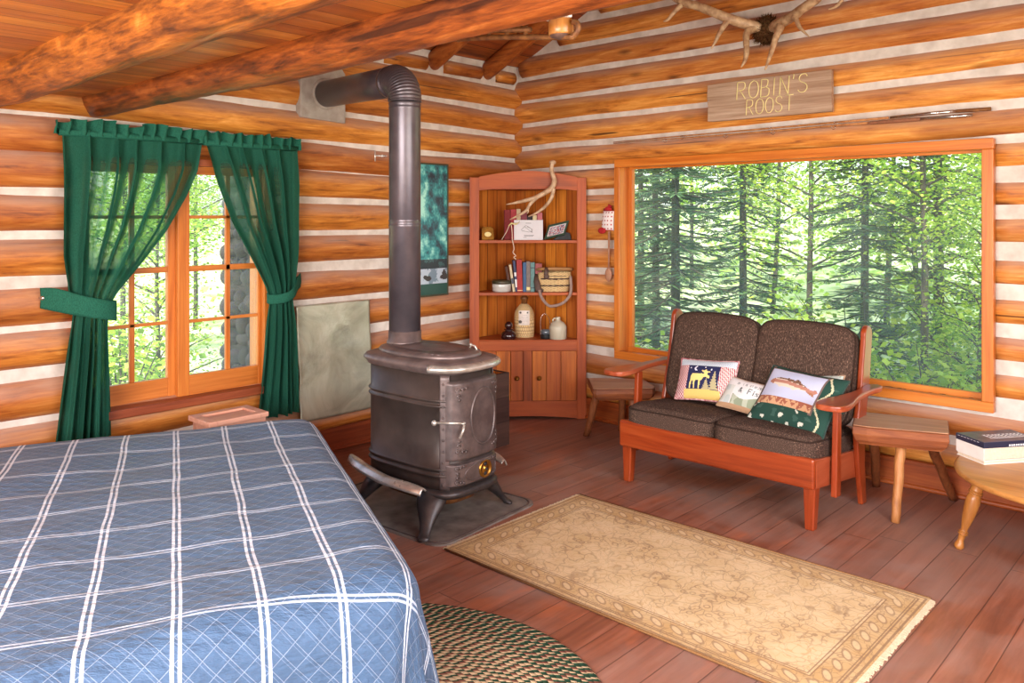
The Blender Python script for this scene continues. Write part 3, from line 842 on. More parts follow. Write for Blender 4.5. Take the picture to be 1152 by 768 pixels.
Lk = [(1.96, -3.445), (1.3, -3.435), (1.12, -3.41), (1.03, -3.385), (.92, -3.40), (.36, -3.475)]
Rk = [(1.96, -2.712), (1.75, -2.735), (1.62, -2.79), (1.42, -2.905), (1.22, -3.06), (1.10, -3.16), (1.03, -3.20), (.92, -3.205), (.36, -3.195)]
ct, oy = curtain('curtain', 'wide green sheer curtain tied back towards the left edge of the sash window', Lk, Rk, 1.965, .37, 1.03, 6, .6, 1.0)
def band(t, oy, keys, h, name='tie_back'):
    pts = curve_pts(keys, 40)
    def fn(u, v):
        i = min(int(u * 40), 39); q = [lerp(a, b, u * 40 - i) for a, b in zip(pts[i], pts[i + 1])]
        return (q[0] - .10 + .006 * math.sin(v * PI) + .003 * n1(u * 9, v * 4), q[1] - oy, q[2] + (v - .5) * q[3])
    m = MB(); m.grid(60, 8, fn)
    o = m.build(name, M['curtain_band'], t)
    sd = o.modifiers.new('solid', 'SOLIDIFY'); sd.thickness = .004
    return o
band(ct, oy, [(.060, -3.515, 1.10, .10), (.12, -3.46, 1.09, .115), (.175, -3.37, 1.06, .105), (.195, -3.27, 1.035, .10), (.16, -3.192, 1.02, .10), (.09, -3.22, 1.03, .09), (.05, -3.35, 1.06, .08), (.055, -3.505, 1.10, .08)], .1)
m = MB(); m.ball((.072, -3.505, 1.10), .012); m.ball((.055, -3.512, 1.10), (.02, .006, .006))
m.M = Matrix.Translation((-.10, -oy, 0)); o = m.build('hook', M['chrome'], ct); o.location = (-.10, -oy, 0)

Lk = [(1.96, -2.705), (1.73, -2.63), (1.46, -2.53), (1.25, -2.415), (1.08, -2.325), (1.0, -2.30), (.90, -2.315), (.30, -2.375)]
Rk = [(1.96, -2.112), (1.3, -2.118), (1.1, -2.135), (1.02, -2.15), (.9, -2.14), (.30, -2.112)]
ct, oy = curtain('curtain', 'narrower green sheer curtain tied back at the right side of the sash window', Lk, Rk, 1.962, .31, 1.02, 5, 2.1, .8)
band(ct, oy, [(.06, -2.06, 1.105, .085), (.11, -2.11, 1.09, .08), (.175, -2.18, 1.04, .062), (.185, -2.25, 1.015, .055), (.15, -2.318, 1.01, .055), (.09, -2.30, 1.02, .05), (.055, -2.2, 1.05, .05), (.055, -2.07, 1.10, .06)], .06)

# ------------------------------------------------------------------ bed and quilt
BA = Vector((.985, -2.56, 0)); ang = R(-24.5)
BL, BW, BZ = 1.95, 1.42, .52
bx = Matrix.Rotation(ang, 3, 'Z') @ Vector((1, 0, 0)); by = Matrix.Rotation(ang, 3, 'Z') @ Vector((0, -1, 0))
bed = thing('bed', 'bed reaching in from the lower left, wholly covered by the blue plaid quilt', 'bed', tuple(BA), ang)
m = MB(); m.box(.05, BL - .05, -BW, -.05, .24, .44); m.build('mattress', M['whitepaper'], bed, .05, bseg=4)
m = MB(); m.box(.03, BL - .06, -BW, -.04, .14, .24); m.build('bed_frame', M['maple_x'], bed, .01)
for x in (.08, BL - .14):
    for y in (-.12, -BW + .05):
        m = MB(); m.box(x - .03, x + .03, y - .03, y + .03, 0.0, .14); m.build('leg', M['maple_z'], bed, .004)

def quilt_mat():
    n = NT('plaid_quilt'); uv = n.coord('UV'); s = n.sep(uv)
    def stripe(val, period, off, gap, w):
        q = n.math('FRACT', n.math('ADD', n.math('DIVIDE', n.math('SUBTRACT', val, off), period), 0.5))
        d = n.math('MULTIPLY', n.math('ABSOLUTE', n.math('SUBTRACT', q, 0.5)), period)
        e = n.math('ABSOLUTE', n.math('SUBTRACT', d, gap))
        return n.rng(e, w * .75, w, 1.0, 0.0)
    wob = n.noise(uv, 3.0, 2.0); wv = n.math('MULTIPLY', n.math('SUBTRACT', wob, .5), .018)
    U = n.math('ADD', s[0], wv); V = n.math('ADD', s[1], wv)
    longl = stripe(V, .203, .028, .0085, .0048)
    cross = stripe(U, .226, 1.50 - .226 * 6, .0075, .0042)
    d1 = stripe(n.math('ADD', U, V), .062, 0.0, 0.0, .0016); d2 = stripe(n.math('SUBTRACT', U, V), .062, 0.02, 0.0, .0016)
    d1b = stripe(n.math('ADD', U, V), .062, .012, 0.0, .0014)
    f = n.noise(uv, 7.0, 4.0)
    c = n.mix(f, lin((54, 80, 110)), lin((76, 102, 132)))
    dia = n.math('MAXIMUM', n.math('MAXIMUM', d1, d2), n.math('MULTIPLY', d1b, .5))
    c = n.mix(n.math('MULTIPLY', dia, .42), c, lin((170, 188, 212)))
    c = n.mix(n.math('MULTIPLY', cross, .72), c, lin((196, 208, 224)))
    c = n.mix(n.math('MULTIPLY', longl, .85), c, lin((214, 222, 234)))
    fine = n.noise(n.mapping(uv, (34, 13, 1), rot=(0, 0, .35)), 1.0, 4.0, .6)
    puff = n.math('SUBTRACT', n.math('MULTIPLY', fine, .9), n.math('MULTIPLY', n.math('MAXIMUM', d1, d2), .5))
    n.bump(puff, 0.9, 0.018)
    return n.fin(c, 0.62, spec=0.3, sheen=0.08)
M['quilt'] = quilt_mat()
def quilt():
    Rr = .115; s1, t0 = BL + .48, -.50
    def fn(u, v):
        s = lerp(-.35, s1, u); t = lerp(t0, BW + .02, v); BLt = BL + .02 + .24 * max(0, t)
        r0 = .10
        ds = max(0.0, s - (BLt - .16)) - max(0.0, (.10 - s)); dt = max(0.0, (r0) - t)
        e = math.hypot(ds, dt)
        bs, bt = min(max(s, .10), BLt - .16), max(t, r0)
        puff = .016 * n1(s * 2.2, t * 2.2, 3) + .006 * n1(s * 6, t * 7, 1)
        if e < 1e-6: return (bs, -bt, BZ + puff)
        dx, dy = ds / e, -dt / e                # -dt: towards +local y (right side of bed)
        rr = .13 if abs(ds) > dt else .115
        if e < rr * PI / 2: out, dn = rr * math.sin(e / rr), rr * (1 - math.cos(e / rr))
        else:
            ex = e - rr * PI / 2; ex = min(ex, .50 - rr + .0)
            k = math.atan2(dt, abs(ds))
            rip = .022 * math.sin((s if dt > abs(ds) else t) * 17 + 2 * n1(s * 2, t * 2)) * min(1, ex * 4) + .03 * math.sin(2 * k) * min(1, ex * 3)
            out, dn = rr + .10 * ex + rip, rr + ex * .985
        z = max(.012 + .01 * (1 + n1(s * 5, t * 5)), BZ - dn + puff * .7)
        return (bs + dx * out, -bt - dy * out, z)
    m = MB(); m.grid(150, 120, fn, uv=lambda u, v: (lerp(-.35, s1, u), lerp(t0, BW + .02, v)), flip=True)
    o = m.build('quilt', M['quilt'], None, loc=tuple(BA), rot=(0, 0, ang), subd=1)
    return tag(o, 'blue quilt with white double-line plaid and diamond stitching spread over the bed', 'quilt')
quilt()

# small panelled chest between bed and window
M['pinkwood'] = wood('pinkish_wood', [(170, 112, 90), (196, 140, 116), (212, 160, 138)], 1, 1.0, 14, .5, .05, .2, blotcol=(160, 104, 84))
t = thing('bedside_chest', 'low pinkish-wood chest with an inset top panel, between the bed and the curtained window', 'chest', (.50, -2.66, 0))
m = MB(); m.box(.01, .21, -.30, -.01, .03, .48); m.build('body', M['pinkwood'], t, .004)
m = MB(); m.box(0, .22, -.045, 0, .48, .505); m.box(0, .22, -.32, -.275, .48, .505); m.box(0, .045, -.275, -.045, .48, .505); m.box(.175, .22, -.275, -.045, .48, .505)
m.build('top_frame', M['pinkwood'], t, .003)
m = MB(); m.box(.04, .18, -.28, -.04, .478, .494); m.build('top_panel', M['pinkwood'], t)
m = MB(); m.box(.02, .20, -.29, -.02, 0, .03); m.build('plinth', M['base'], t)

# ------------------------------------------------------------------ stove
SC, SA = (1.31, -2.09), R(3)
a_, w_ = .315, .206
def sup(ang_, a, w, n=4.0):
    c, s = math.cos(ang_), math.sin(ang_)
    return (a * math.copysign(abs(c) ** (2 / n), c), w * math.copysign(abs(s) ** (2 / n), s))
def front_u(v, a=a_, w=w_, n=4.0): return a * max(0.0, 1 - (abs(v) / w) ** n) ** (1 / n)
st = thing('wood_stove', 'dark oval cast-iron parlour wood stove on cabriole legs, nickel rim around its top', 'stove', (SC[0], SC[1], 0), SA)
def sring(prof, seg=72, n=4.0, c=(0, 0, 0)):
    """profile of (offset from body outline, z)"""
    m = MB(); vs = []
    for off, z in prof:
        for k in range(seg):
            x, y = sup(2 * PI * k / seg, a_ + off, w_ + off, n); vs.append((x + c[0], y + c[1], z + c[2]))
    fs = []
    for i in range(len(prof) - 1):
        for k in range(seg):
            l = (k + 1) % seg; fs.append((i * seg + k, i * seg + l, (i + 1) * seg + l, (i + 1) * seg + k))
    fs.append(tuple(range(seg - 1, -1, -1))); fs.append(tuple((len(prof) - 1) * seg + k for k in range(seg)))
    m._add(vs, fs); return m
body = [(-.004, .195), (-.004, .235)]
for z0 in (.255, .285, .585, .612):
    body += [(-.004, z0), (.004, z0 + .005), (.006, z0 + .010), (.004, z0 + .015), (-.004, z0 + .020)]
body.append((-.004, .75))
body = sorted(body, key=lambda q: q[1])
sring(body).build('firebox_shell', M['iron'], st)
sring([(-.03, .155), (.012, .160), (.022, .172), (.022, .186), (.010, .198), (-.02, .200)]).build('base_ring', M['cast_dark'], st)
sring([(-.10, .10), (-.075, .105), (-.06, .158), (-.08, .16)]).build('ash_pan', M['rust'], st)
sring([(-.01, .742), (.008, .748), (.014, .762), (.026, .774), (.026, .784), (.015, .798), (-.010, .806), (-.03, .81)]).build('top_rim', M['lid'], st)
# nickel fender around the front of the rim
def half(t0, t1, off, z, n=40): return [(*sup(lerp(t0, t1, i / n), a_ + off, w_ + off, 2.9), z) for i in range(n + 1)]
m = MB(); m.tube(half(R(-60), R(60), .030, .775), .023, 12, flat=(1.3, .85), up=(0, 0, 1)); m.build('nickel_rim', M['nickel'], st)
# swing-top lid
m = MB(); m.lathe([(.295, .806), (.300, .815), (.290, .826), (.225, .838), (.218, .834), (.211, .838), (.0, .850)], 56, (-.005, 0, 0), 1.0, .63, 2.4)
lid = m.build('swing_lid', M['lid'], st)
for s in (-1, 1):
    m = MB()
    for k in range(3): m.tube([(.13 + .03 * k + .010 * math.cos(q), s * .145 - s * .008 * k + .010 * math.sin(q), .829) for q in [i * PI / 5 for i in range(10)]], .003, 5, closed=True)
    m.build('scroll_ornament', M['lid'], lid)
m = MB(); m.tube([(.195, .085, .832), (.205, .09, .852), (.225, .095, .848), (.240, .10, .815)], .005, 7); m.ball((.202, .088, .854), .008, 8, 6)
m.build('lid_latch', M['nickel'], lid)
PU = -.19
m = MB(); m.lathe([(.096, .835), (.094, .848), (.087, .852), (.086, .90)], 32, (PU, 0, 0)); m.build('pipe_collar', M['lid'], st)
# front corner strips with rivets
for s in (-1, 1):
    m = MB()
    m.grid(8, 24, lambda u, v: (*sup(s * lerp(R(33), R(51), u), a_ + .004, w_ + .004), lerp(.20, .745, v)), flip=s < 0)
    for z in [.225 + .053 * k for k in range(10)]:
        m.ball((*sup(s * R(45), a_ + .006, w_ + .006), z), .006, 6, 5)
    o = m.build('corner_strip', M['cast'], st)
    sd = o.modifiers.new('solid', 'SOLIDIFY'); sd.thickness = .004
def face_panel(v0, v1, z0, z1, off, mat, name, th=.014, rad=.03):
    m = MB()
    def fn(u, v):
        vv, z = lerp(v0, v1, u), lerp(z0, z1, v)
        e = min(u, 1 - u) * (v1 - v0); g = min(v, 1 - v) * (z1 - z0); d = min(e, g)
        return (front_u(vv) + off + th * sstep(0, rad, d), vv, z)
    m.grid(36, 44, fn); o = m.build(name, mat, st); return o
door = face_panel(-.172, .170, .335, .715, .001, M['cast'], 'fire_door', .026, .009)
def on_face(vv, z, o): return (front_u(vv) + o, vv, z)
def oval(vc, zc, rv, rz, o, n=44): return [on_face(vc + rv * math.cos(2 * PI * i / n), zc + rz * math.sin(2 * PI * i / n), o) for i in range(n)]
m = MB(); m.tube(oval(.030, .530, .088, .135, .027), .0065, 7, closed=True); m.build('oval_moulding', M['cast'], door)
def scrolls(m, vc, zc, sx, sz, o, k=1.0):
    for (dv, dz, r) in ((0, 0, .015), (.026, .004, .011), (.004, -.026, .011), (.046, .008, .007), (.008, -.046, .007)):
        c = (vc + sx * dv * k, zc + sz * dz * k)
        m.tube([on_face(c[0] + r * k * (1 - q / 9) * math.cos(q * .9), c[1] + r * k * (1 - q / 9) * math.sin(q * .9), o) for q in range(9)], .0045, 5)
for (vc, zc, sx, sz) in ((-.135, .672, 1, 1), (.145, .672, -1, 1), (-.135, .385, 1, -1), (.145, .385, -1, -1)):
    m = MB(); scrolls(m, vc, zc, sx, sz, .027); m.build('scroll_ornament', M['cast'], door)
m = MB(); m.tube([on_face(-.192, .520, .020), on_face(-.160, .525, .040), on_face(-.120, .522, .046)], .006, 8)
m.ball(on_face(-.122, .522, .046), (.009, .013, .007)); m.tube([on_face(-.122, .515, .050), on_face(-.133, .49, .058), on_face(-.145, .455, .054)], .0065, 7)
m.ball(on_face(-.196, .518, .024), (.014, .012, .014)); m.build('door_latch', M['nickel'], door)
ash = face_panel(-.172, .170, .212, .325, .001, M['cast'], 'ash_door', .020, .009)
m = MB(); m.tube(oval(.03, .268, .12, .042, .021), .004, 6, closed=True); m.build('oval_moulding', M['cast'], ash)
for sx, vc in ((1, -.135), (-1, .15)):
    for zc, sz in ((.300, 1), (.236, -1)):
        m = MB(); scrolls(m, vc, zc, sx, sz, .021, .8); m.build('scroll_ornament', M['cast'], ash)
m = MB(); c = on_face(.045, .268, .020)
for k, (r, z) in enumerate(((.043, .0), )):
    pr = [(.0, .010), (.012, .010), (.013, .005), (.034, .005), (.036, .010), (.043, .009), (.043, 0)]
    vs = []; seg = 30
    for rr, h in pr:
        for i in range(seg): vs.append((c[0] + h, c[1] + rr * math.cos(2 * PI * i / seg), c[2] + rr * math.sin(2 * PI * i / seg)))
    fs = [(i * seg + q, i * seg + (q + 1) % seg, (i + 1) * seg + (q + 1) % seg, (i + 1) * seg + q) for i in range(len(pr) - 1) for q in range(seg)]
    m._add(vs, fs)
dm = m.build('draft_damper', M['brass'], ash)
m = MB()
for s in (-1, 1): m.ball((c[0] + .006, c[1], c[2] + s * .023), (.004, .012, .009), 10, 6)
m.ball((c[0] + .012, c[1], c[2]), .007, 8, 6); m.build('vent_hole', M['black'], dm)
# cabriole legs
def leg(u, v, fu, fv):
    d = Vector((fu - u, fv - v, 0)).normalized()
    P = lambda o, z: (lerp(u, fu, o), lerp(v, fv, o), z)
    k = curve_pts([(*P(.0, .178), .066), (*P(.28, .150), .074), (*P(.52, .105), .054), (*P(.72, .060), .034), (*P(.90, .025), .027), (*P(1.0, .012), .030), (*P(1.06, .004), .018)], 22)
    m = MB(); m.tube([q[:3] for q in k], [q[3] for q in k], 12, flat=(1.0, .55)); m.build('leg', M['cast_dark'], st)
leg(.185, -.150, .277, -.314); leg(.185, .155, .257, .317); leg(-.19, -.15, -.28, -.29); leg(-.19, .15, -.28, .29)
# nickel foot rails along the sides
for s in (-1, 1):
    k = curve_pts([(-.35, .228, .250), (-.20, .285, .248), (.0, .320, .244), (.14, .318, .234), (.250, .290, .215)], 36)
    def fn(u, v):
        i = min(int(u * 36), 35); q = [lerp(a, b, u * 36 - i) for a, b in zip(k[i], k[i + 1])]
        w = .034 * min(1, .55 + 3 * min(u, 1 - u))
        return (q[0], s * (q[1] + (v - .5) * w * 1.7), q[2] + .012 * math.sin(v * PI) - .035 * max(0, v - .6) + .004 * math.sin(u * 9))
    m = MB(); m.grid(40, 8, fn, flip=s > 0); o = m.build('foot_rail', M['nickel'], st)
    sd = o.modifiers.new('solid', 'SOLIDIFY'); sd.thickness = .008; sd.offset = -1
    for (a, b) in ((.02, .318), (.18, .30), (-.22, .27)):
        m = MB(); m.bar((a, s * .195, .185), (a, s * (b - .005), .222), .022, .010); m.build('rail_bracket', M['cast_dark'], st)

# stovepipe: up from the stove, ribbed elbow, across to the wall plate
c4, s4 = math.cos(SA), math.sin(SA)
px, py = SC[0] + PU * c4, SC[1] + PU * s4
WALLP = Vector((0.064, -1.875, 2.275))
sp = thing('stovepipe', 'tall grey-black stovepipe rising from the stove and elbowing into the log wall', 'stovepipe', (px, py, .90))
top = Vector((px, py, 0)); PR = .083
ez = 2.225
hd = Vector((WALLP.x - px, WALLP.y - py, 0)); hl = hd.length; hd.normalize()
m = MB(); prof = [(PR, .0)]
for z in (.545, .57, 1.16, 1.18): prof += [(PR, z), (PR + .003, z + .006), (PR, z + .012)]
prof += [(PR, ez - .90 - .13)]
m.lathe(sorted(prof, key=lambda q: q[1]), 36); m.build('upright_pipe', M['pipe'], sp)
m = MB(); er = .125; pts = []; rad = []
for i in range(73):
    a = PI / 2 * i / 72; o = er * (1 - math.cos(a)); z = ez - er + er * math.sin(a)
    pts.append(Vector((hd.x * o, hd.y * o, z - .90))); rad.append(PR + .004 + (.0026 * math.sin(i * 2 * PI / 4.5)))
m.tube(pts, rad, 36); m.build('ribbed_elbow', M['pipe'], sp)
m = MB(); a = Vector((hd.x * er, hd.y * er, ez - .90)); b = WALLP - Vector((px, py, .90))
m.tube([a, a.lerp(b, .3), b], PR, 36)
m.tube([a + (b - a) * .02, a + (b - a) * .05], PR + .004, 36); m.build('level_pipe', M['pipe'], sp)
m = MB(); zd = 1.815 - .90
m.tube([(-.055, -.075, zd), (-.09, -.125, zd)], .004, 6); m.tube([(-.09, -.125, zd - .028), (-.09, -.125, zd + .028)], .0035, 6); m.ball((-.07, -.095, zd), .008, 8, 6)
m.build('damper_handle', M['nickel'], sp)
m = MB(); m.prism([(-2.055, 2.115), (-1.72, 2.10), (-1.72, 2.42), (-1.745, 2.45), (-2.03, 2.45), (-2.055, 2.42)], .0, .060, lambda a, b, h: (h, a, b))
m.tube([(.055, -1.875, 2.275), (.072, -1.875, 2.275)], .10, 32)
tag(m.build('flue_plate', M['cement'], bevel=.008), 'square grey cement plate on the log wall where the stovepipe enters', 'plate')

# stove mat
m = MB(); pl = []
for cx, cy, a0 in ((.40, .295, 0), (-.40, .295, 90), (-.40, -.295, 180), (.40, -.295, 270)):
    for k in range(7):
        a = R(a0 + 15 * k); pl.append((cx + .085 * math.cos(a), cy + .085 * math.sin(a)))
m.prism(pl, 0.0, .008)
o = m.build('stove_mat', plain('stove_mat_sheet', (134, 124, 116), .62, .2, scale=9, bump=.12, col2=(96, 84, 78), detail=8), None, loc=(1.205, -2.055, 0), rot=(0, 0, R(5)))
tag(o, 'dark sheet-metal floor mat with rounded corners under the stove', 'floor mat')
q = [(x * .965, y * .955, .010) for x, y in pl]
m = MB(); m.tube(q, .004, 5, closed=True); m.build('raised_rim', M['cast'], o)

# crumpled metal heat shield against the wall
def sheet_mat():
    n = NT('galvanised_sheet'); v = n.coord()
    f = n.noise(v, 3.2, 7.0, .6, .8); g = n.noise(n.mapping(v, (1, 2, 6)), 2.0, 5.0)
    c = n.ramp(f, [(.3, lin((146, 142, 122))), (.55, lin((186, 182, 158))), (.75, lin((206, 204, 184)))])
    c = n.mix(n.rng(g, .55, .8, 0, .4), c, lin((120, 118, 112)))
    n.bump(f, .5, .02); return n.fin(c, .42, .45)
M['sheet'] = sheet_mat()
m = MB(); m.grid(40, 50, lambda u, v: (lerp(.115, .062, v) + .010 * n1(u * 2.5, v * 3.5, 2) + .004 * abs(n1(u * 6, v * 6, 8)), lerp(-2.09, -1.535, u) + .004 * n1(v * 6, 1), lerp(.235, .945, v)), flip=False)
o = m.build('heat_shield', M['sheet']); sd = o.modifiers.new('solid', 'SOLIDIFY'); sd.thickness = .003
tag(o, 'crumpled pale metal sheet leaning on the log wall behind the stove', 'metal sheet')

# firewood box behind the stove
M['boxside'] = wood('dark_box_panel', [(52, 34, 28), (78, 52, 44), (92, 64, 54)], 1, 1.2, 10, .5, .12, .35, planks=(2, .158), gap=.004, gapcol=(30, 18, 14))
t = thing('firewood_box', 'open dark brown wooden box standing between the stove and the corner cabinet', 'box', (.62, -1.20, 0))
m = MB(); m.box(.155, .175, -.25, .25, 0, .475); m.box(-.175, -.155, -.25, .25, 0, .475); m.box(-.155, .155, -.25, -.23, 0, .475); m.box(-.155, .155, .23, .25, 0, .475)
m.build('side_panel', M['boxside'], t, .003)
m = MB(); m.box(-.155, .155, -.23, .23, 0.004, .03); m.build('bottom_panel', M['cab_board'], t)
m = MB(); m.box(.148, .1548, -.23, .23, .03, .470); m.box(-.1548, -.148, -.23, .23, .03, .470); m.box(-.148, .148, .222, .2298, .03, .47); m.box(-.148, .148, -.2298, -.222, .03, .47)
m.build('lining', M['cab_board'], t)

# ------------------------------------------------------------------ rugs
def rug_mat():
    n = NT('oriental_rug'); oc = n.coord(); s = n.sep(oc); HX, HY = .87, .485
    dx = n.math('SUBTRACT', HX, n.math('ABSOLUTE', s[0])); dy = n.math('SUBTRACT', HY, n.math('ABSOLUTE', s[1]))
    d = n.math('MINIMUM', dx, dy)
    cream, gold, brown, tan = lin((220, 194, 154)), lin((190, 154, 104)), lin((122, 92, 74)), lin((204, 174, 130))
    wp = n.new('ShaderNodeTexNoise'); n.L(oc, wp.inputs['Vector']); wp.inputs['Scale'].default_value = 9
    dv = n.new('ShaderNodeVectorMath', operation='MULTIPLY_ADD'); n.L(wp.outputs['Color'], dv.inputs[0]); dv.inputs[1].default_value = (.16, .16, 0); n.L(oc, dv.inputs[2])
    v1 = n.new('ShaderNodeTexVoronoi', feature='DISTANCE_TO_EDGE'); n.L(dv.outputs[0], v1.inputs['Vector']); v1.inputs['Scale'].default_value = 16
    v2 = n.new('ShaderNodeTexVoronoi', feature='F1'); n.L(oc, v2.inputs['Vector']); v2.inputs['Scale'].default_value = 21
    v3 = n.new('ShaderNodeTexVoronoi', feature='DISTANCE_TO_EDGE'); n.L(dv.outputs[0], v3.inputs['Vector']); v3.inputs['Scale'].default_value = 34
    nz = n.noise(oc, 5.0, 5.0)
    f = n.mix(n.rng(nz, .4, .66), cream, tan)
    f = n.mix(n.math('MULTIPLY', n.rng(v3.outputs['Distance'], .015, .05, 1, 0), .65), f, gold)
    f = n.mix(n.math('MULTIPLY', n.rng(v1.outputs['Distance'], .012, .06, 1, 0), n.rng(nz, .35, .6, .15, .55)), f, brown)
    ring = n.math('ABSOLUTE', n.math('SUBTRACT', v2.outputs['Distance'], .26))
    f = n.mix(n.math('MULTIPLY', n.rng(ring, .03, .07, 1, 0), n.rng(nz, .48, .6, 0, .6)), f, brown)
    # main border: rosettes along the band
    t = n.math('MULTIPLY', n.math('ADD', s[0], s[1]), 1 / .085)
    q = n.math('SUBTRACT', n.math('FRACT', t), .5)
    c2 = n.math('DIVIDE', n.math('SUBTRACT', d, .085), .085)
    rr = n.math('SQRT', n.math('ADD', n.math('MULTIPLY', q, q), n.math('MULTIPLY', c2, c2)))
    b = n.mix(n.rng(nz, .4, .6), tan, gold)
    b = n.mix(n.math('MULTIPLY', n.rng(v3.outputs['Distance'], .02, .06, 1, 0), .5), b, brown)
    b = n.mix(n.rng(rr, .20, .30, .6, 0), b, cream)
    b = n.mix(n.math('MULTIPLY', n.rng(n.math('ABSOLUTE', n.math('SUBTRACT', rr, .26)), .03, .07, 1, 0), .6), b, brown)
    c = n.mix(n.rng(d, .126, .128), b, f)
    for dd, w in ((.012, .005), (.034, .004), (.044, .003), (.124, .003), (.136, .003)):
        e = n.math('ABSOLUTE', n.math('SUBTRACT', d, dd))
        c = n.mix(n.math('MULTIPLY', n.rng(e, w * .7, w, 1, 0), .75), c, brown)
    fine = n.noise(oc, 420, 2.0); c = n.mix(n.math('MULTIPLY', fine, .25), c, tan)
    n.bump(fine, .3, .003); return n.fin(c, .95, spec=.1)
m = MB(); m.grid(60, 34, lambda u, v: (-.87 + 1.74 * u + .004 * n1(v * 5, 1), -.485 + .97 * v + .005 * n1(u * 4, 6), .008 + .002 * n1(u * 6, v * 4)))
m.box(-.869, .869, -.484, .484, 0.0, .007)
rug = tag(m.build('area_rug', rug_mat(), None, loc=(2.612, -1.893, 0)), 'faded cream and gold patterned rectangular rug on the floorboards before the loveseat', 'rug')
M['fringe'] = plain('rug_fringe', (224, 204, 170), .95, scale=120, bump=.2)
for s in (-1, 1):
    m = MB(); rg = random.Random(4 + s); y = -.483
    while y < .483:
        l = rg.uniform(.016, .026); m.bar((s * .868, y, .004), (s * (.868 + l), y + rg.uniform(-.004, .004), .002), .006, .004); y += .0065
    m.build('fringe', M['fringe'], rug)['kind'] = 'stuff'
M['bind'] = plain('rug_binding', (132, 92, 52), .95, scale=160, bump=.2)
for y in (-.487, .487):
    m = MB(); m.tube([(-.87, y, .006), (.87, y, .006)], .006, 6, flat=(1, .8)); m.build('edge_binding', M['bind'], rug)

def braid_mat():
    n = NT('braided_wool'); oc = n.coord(); s = n.sep(oc); A, B = .84, 1.0
    xa = n.math('DIVIDE', s[0], A); yb = n.math('DIVIDE', s[1], B)
    r = n.math('SQRT', n.math('ADD', n.math('MULTIPLY', xa, xa), n.math('MULTIPLY', yb, yb)))
    th = n.math('ARCTAN2', yb, xa)
    q = n.math('MULTIPLY', r, 56.0); fl = n.math('FLOOR', q); fr = n.math('FRACT', q)
    w = n.new('ShaderNodeTexWhiteNoise', noise_dimensions='1D'); n.L(fl, w.inputs['W'])
    ph = n.math('ADD', n.math('MULTIPLY', th, n.math('MULTIPLY', fl, 2.9)), n.math('ADD', n.math('MULTIPLY', fr, 2.2), n.math('MULTIPLY', w.outputs['Value'], 6.3)))
    wave = n.math('SINE', ph); wave2 = n.math('SINE', n.math('MULTIPLY', ph, .5))
    cr, gr, rd = lin((212, 184, 146)), lin((44, 74, 56)), lin((150, 88, 76))
    band = n.ramp(r, [(0.0, (.75,) * 3 + (1,)), (.55, (.8,) * 3 + (1,)), (.72, (.55,) * 3 + (1,)), (.80, (.62,) * 3 + (1,)), (.86, (.26,) * 3 + (1,)), (1.0, (.16,) * 3 + (1,))])
    thr = n.math('SUBTRACT', 1.0, n.math('MULTIPLY', band, 2.0))
    c = n.mix(n.rng(n.math('SUBTRACT', wave, thr), -.15, .15), gr, cr)
    c = n.mix(n.math('MULTIPLY', n.rng(wave2, .72, .85), .75), c, rd)
    e = n.math('MINIMUM', fr, n.math('SUBTRACT', 1.0, fr))
    n.bump(n.math('ADD', n.rng(e, 0, .35), n.math('MULTIPLY', wave, .25)), .7, .006)
    c = n.mix(n.rng(e, 0, .10, .45, 0), c, lin((40, 44, 36)))
    return n.fin(c, .95, spec=.08)
m = MB(); m.lathe([(.0, 0), (1.0, 0), (1.01, .005), (1.0, .010), (.0, .0115)], 120, (0, 0, 0), .84, 1.0)
tag(m.build('braided_rug', braid_mat(), None, loc=(2.50, -3.64, 0)), 'oval braided rug in dark green and cream, partly under the bed', 'rug')
# ------------------------------------------------------------------ corner cabinet
CC = (.445, -.375, 0); CA = R(45)
cab = thing('corner_cabinet', 'tall reddish wooden corner cabinet with arched top, three open shelves and two small doors', 'cabinet', CC, CA)
def CL(x, y, z=0.0):
    """cabinet-front coordinates to room coordinates"""
    c = math.cos(CA); return (CC[0] + c * x - c * y, CC[1] + c * x + c * y, z)
LB, AP, RB = (-.420, .124), (-.0495, .495), (.420, .026)
m = MB()
for s in (-1, 1): m.box(min(s * .42, s * .362), max(s * .42, s * .362), 0, .022, 0, 1.785)
m.build('stile', M['cab_face'], cab, .002)
m = MB(); N = 20
arc = [(lerp(-.362, .362, i / N), 1.690 + .018 * (1 - (2 * i / N - 1) ** 2)) for i in range(N + 1)]
arc += [(lerp(.362, -.362, i / N), 1.790 + .045 * (1 - abs(2 * i / N - 1) ** 1.6)) for i in range(N + 1)]
m.prism(arc, .001, .021, lambda a, b, h: (a, h, b)); m.build('arched_header', M['cab_facex'], cab)
def wallpanel(a, b, th, z0, z1, mat, name):
    m = MB(); a, b = Vector((*a, 0)), Vector((*b, 0)); d = (b - a).normalized(); nn = Vector((-d.y, d.x, 0)) * th
    m.prism([tuple(a.xy), tuple(b.xy), tuple((b + nn).xy), tuple((a + nn).xy)], z0, z1); return m.build(name, mat, cab)
wallpanel(LB, AP, .012, .02, 1.76, M['cab_board'], 'back_panel'); wallpanel(AP, RB, .012, .02, 1.76, M['cab_board'], 'back_panel')
wallpanel((-.42, .003), LB, .012, 0, 1.785, M['cab_face'], 'side_return'); wallpanel((.420, .026), (.42, .003), .010, 0, 1.785, M['cab_face'], 'side_return')
INN = [(-.36, .012), (.36, .012), (.40, .035), (-.0495, .478), (-.40, .128), (-.40, .012)]
for z0, z1 in ((1.300, 1.322), (.913, .935), (.560, .585), (.10, .115)):
    m = MB(); m.prism(INN if z0 > .5 else [(-.36, .03)] + INN[1:], z0, z1); m.build('shelf', M['cab_facex'], cab, .002)
m = MB(); m.prism(INN, 1.70, 1.715); m.build('top_board', M['cab_facex'], cab)
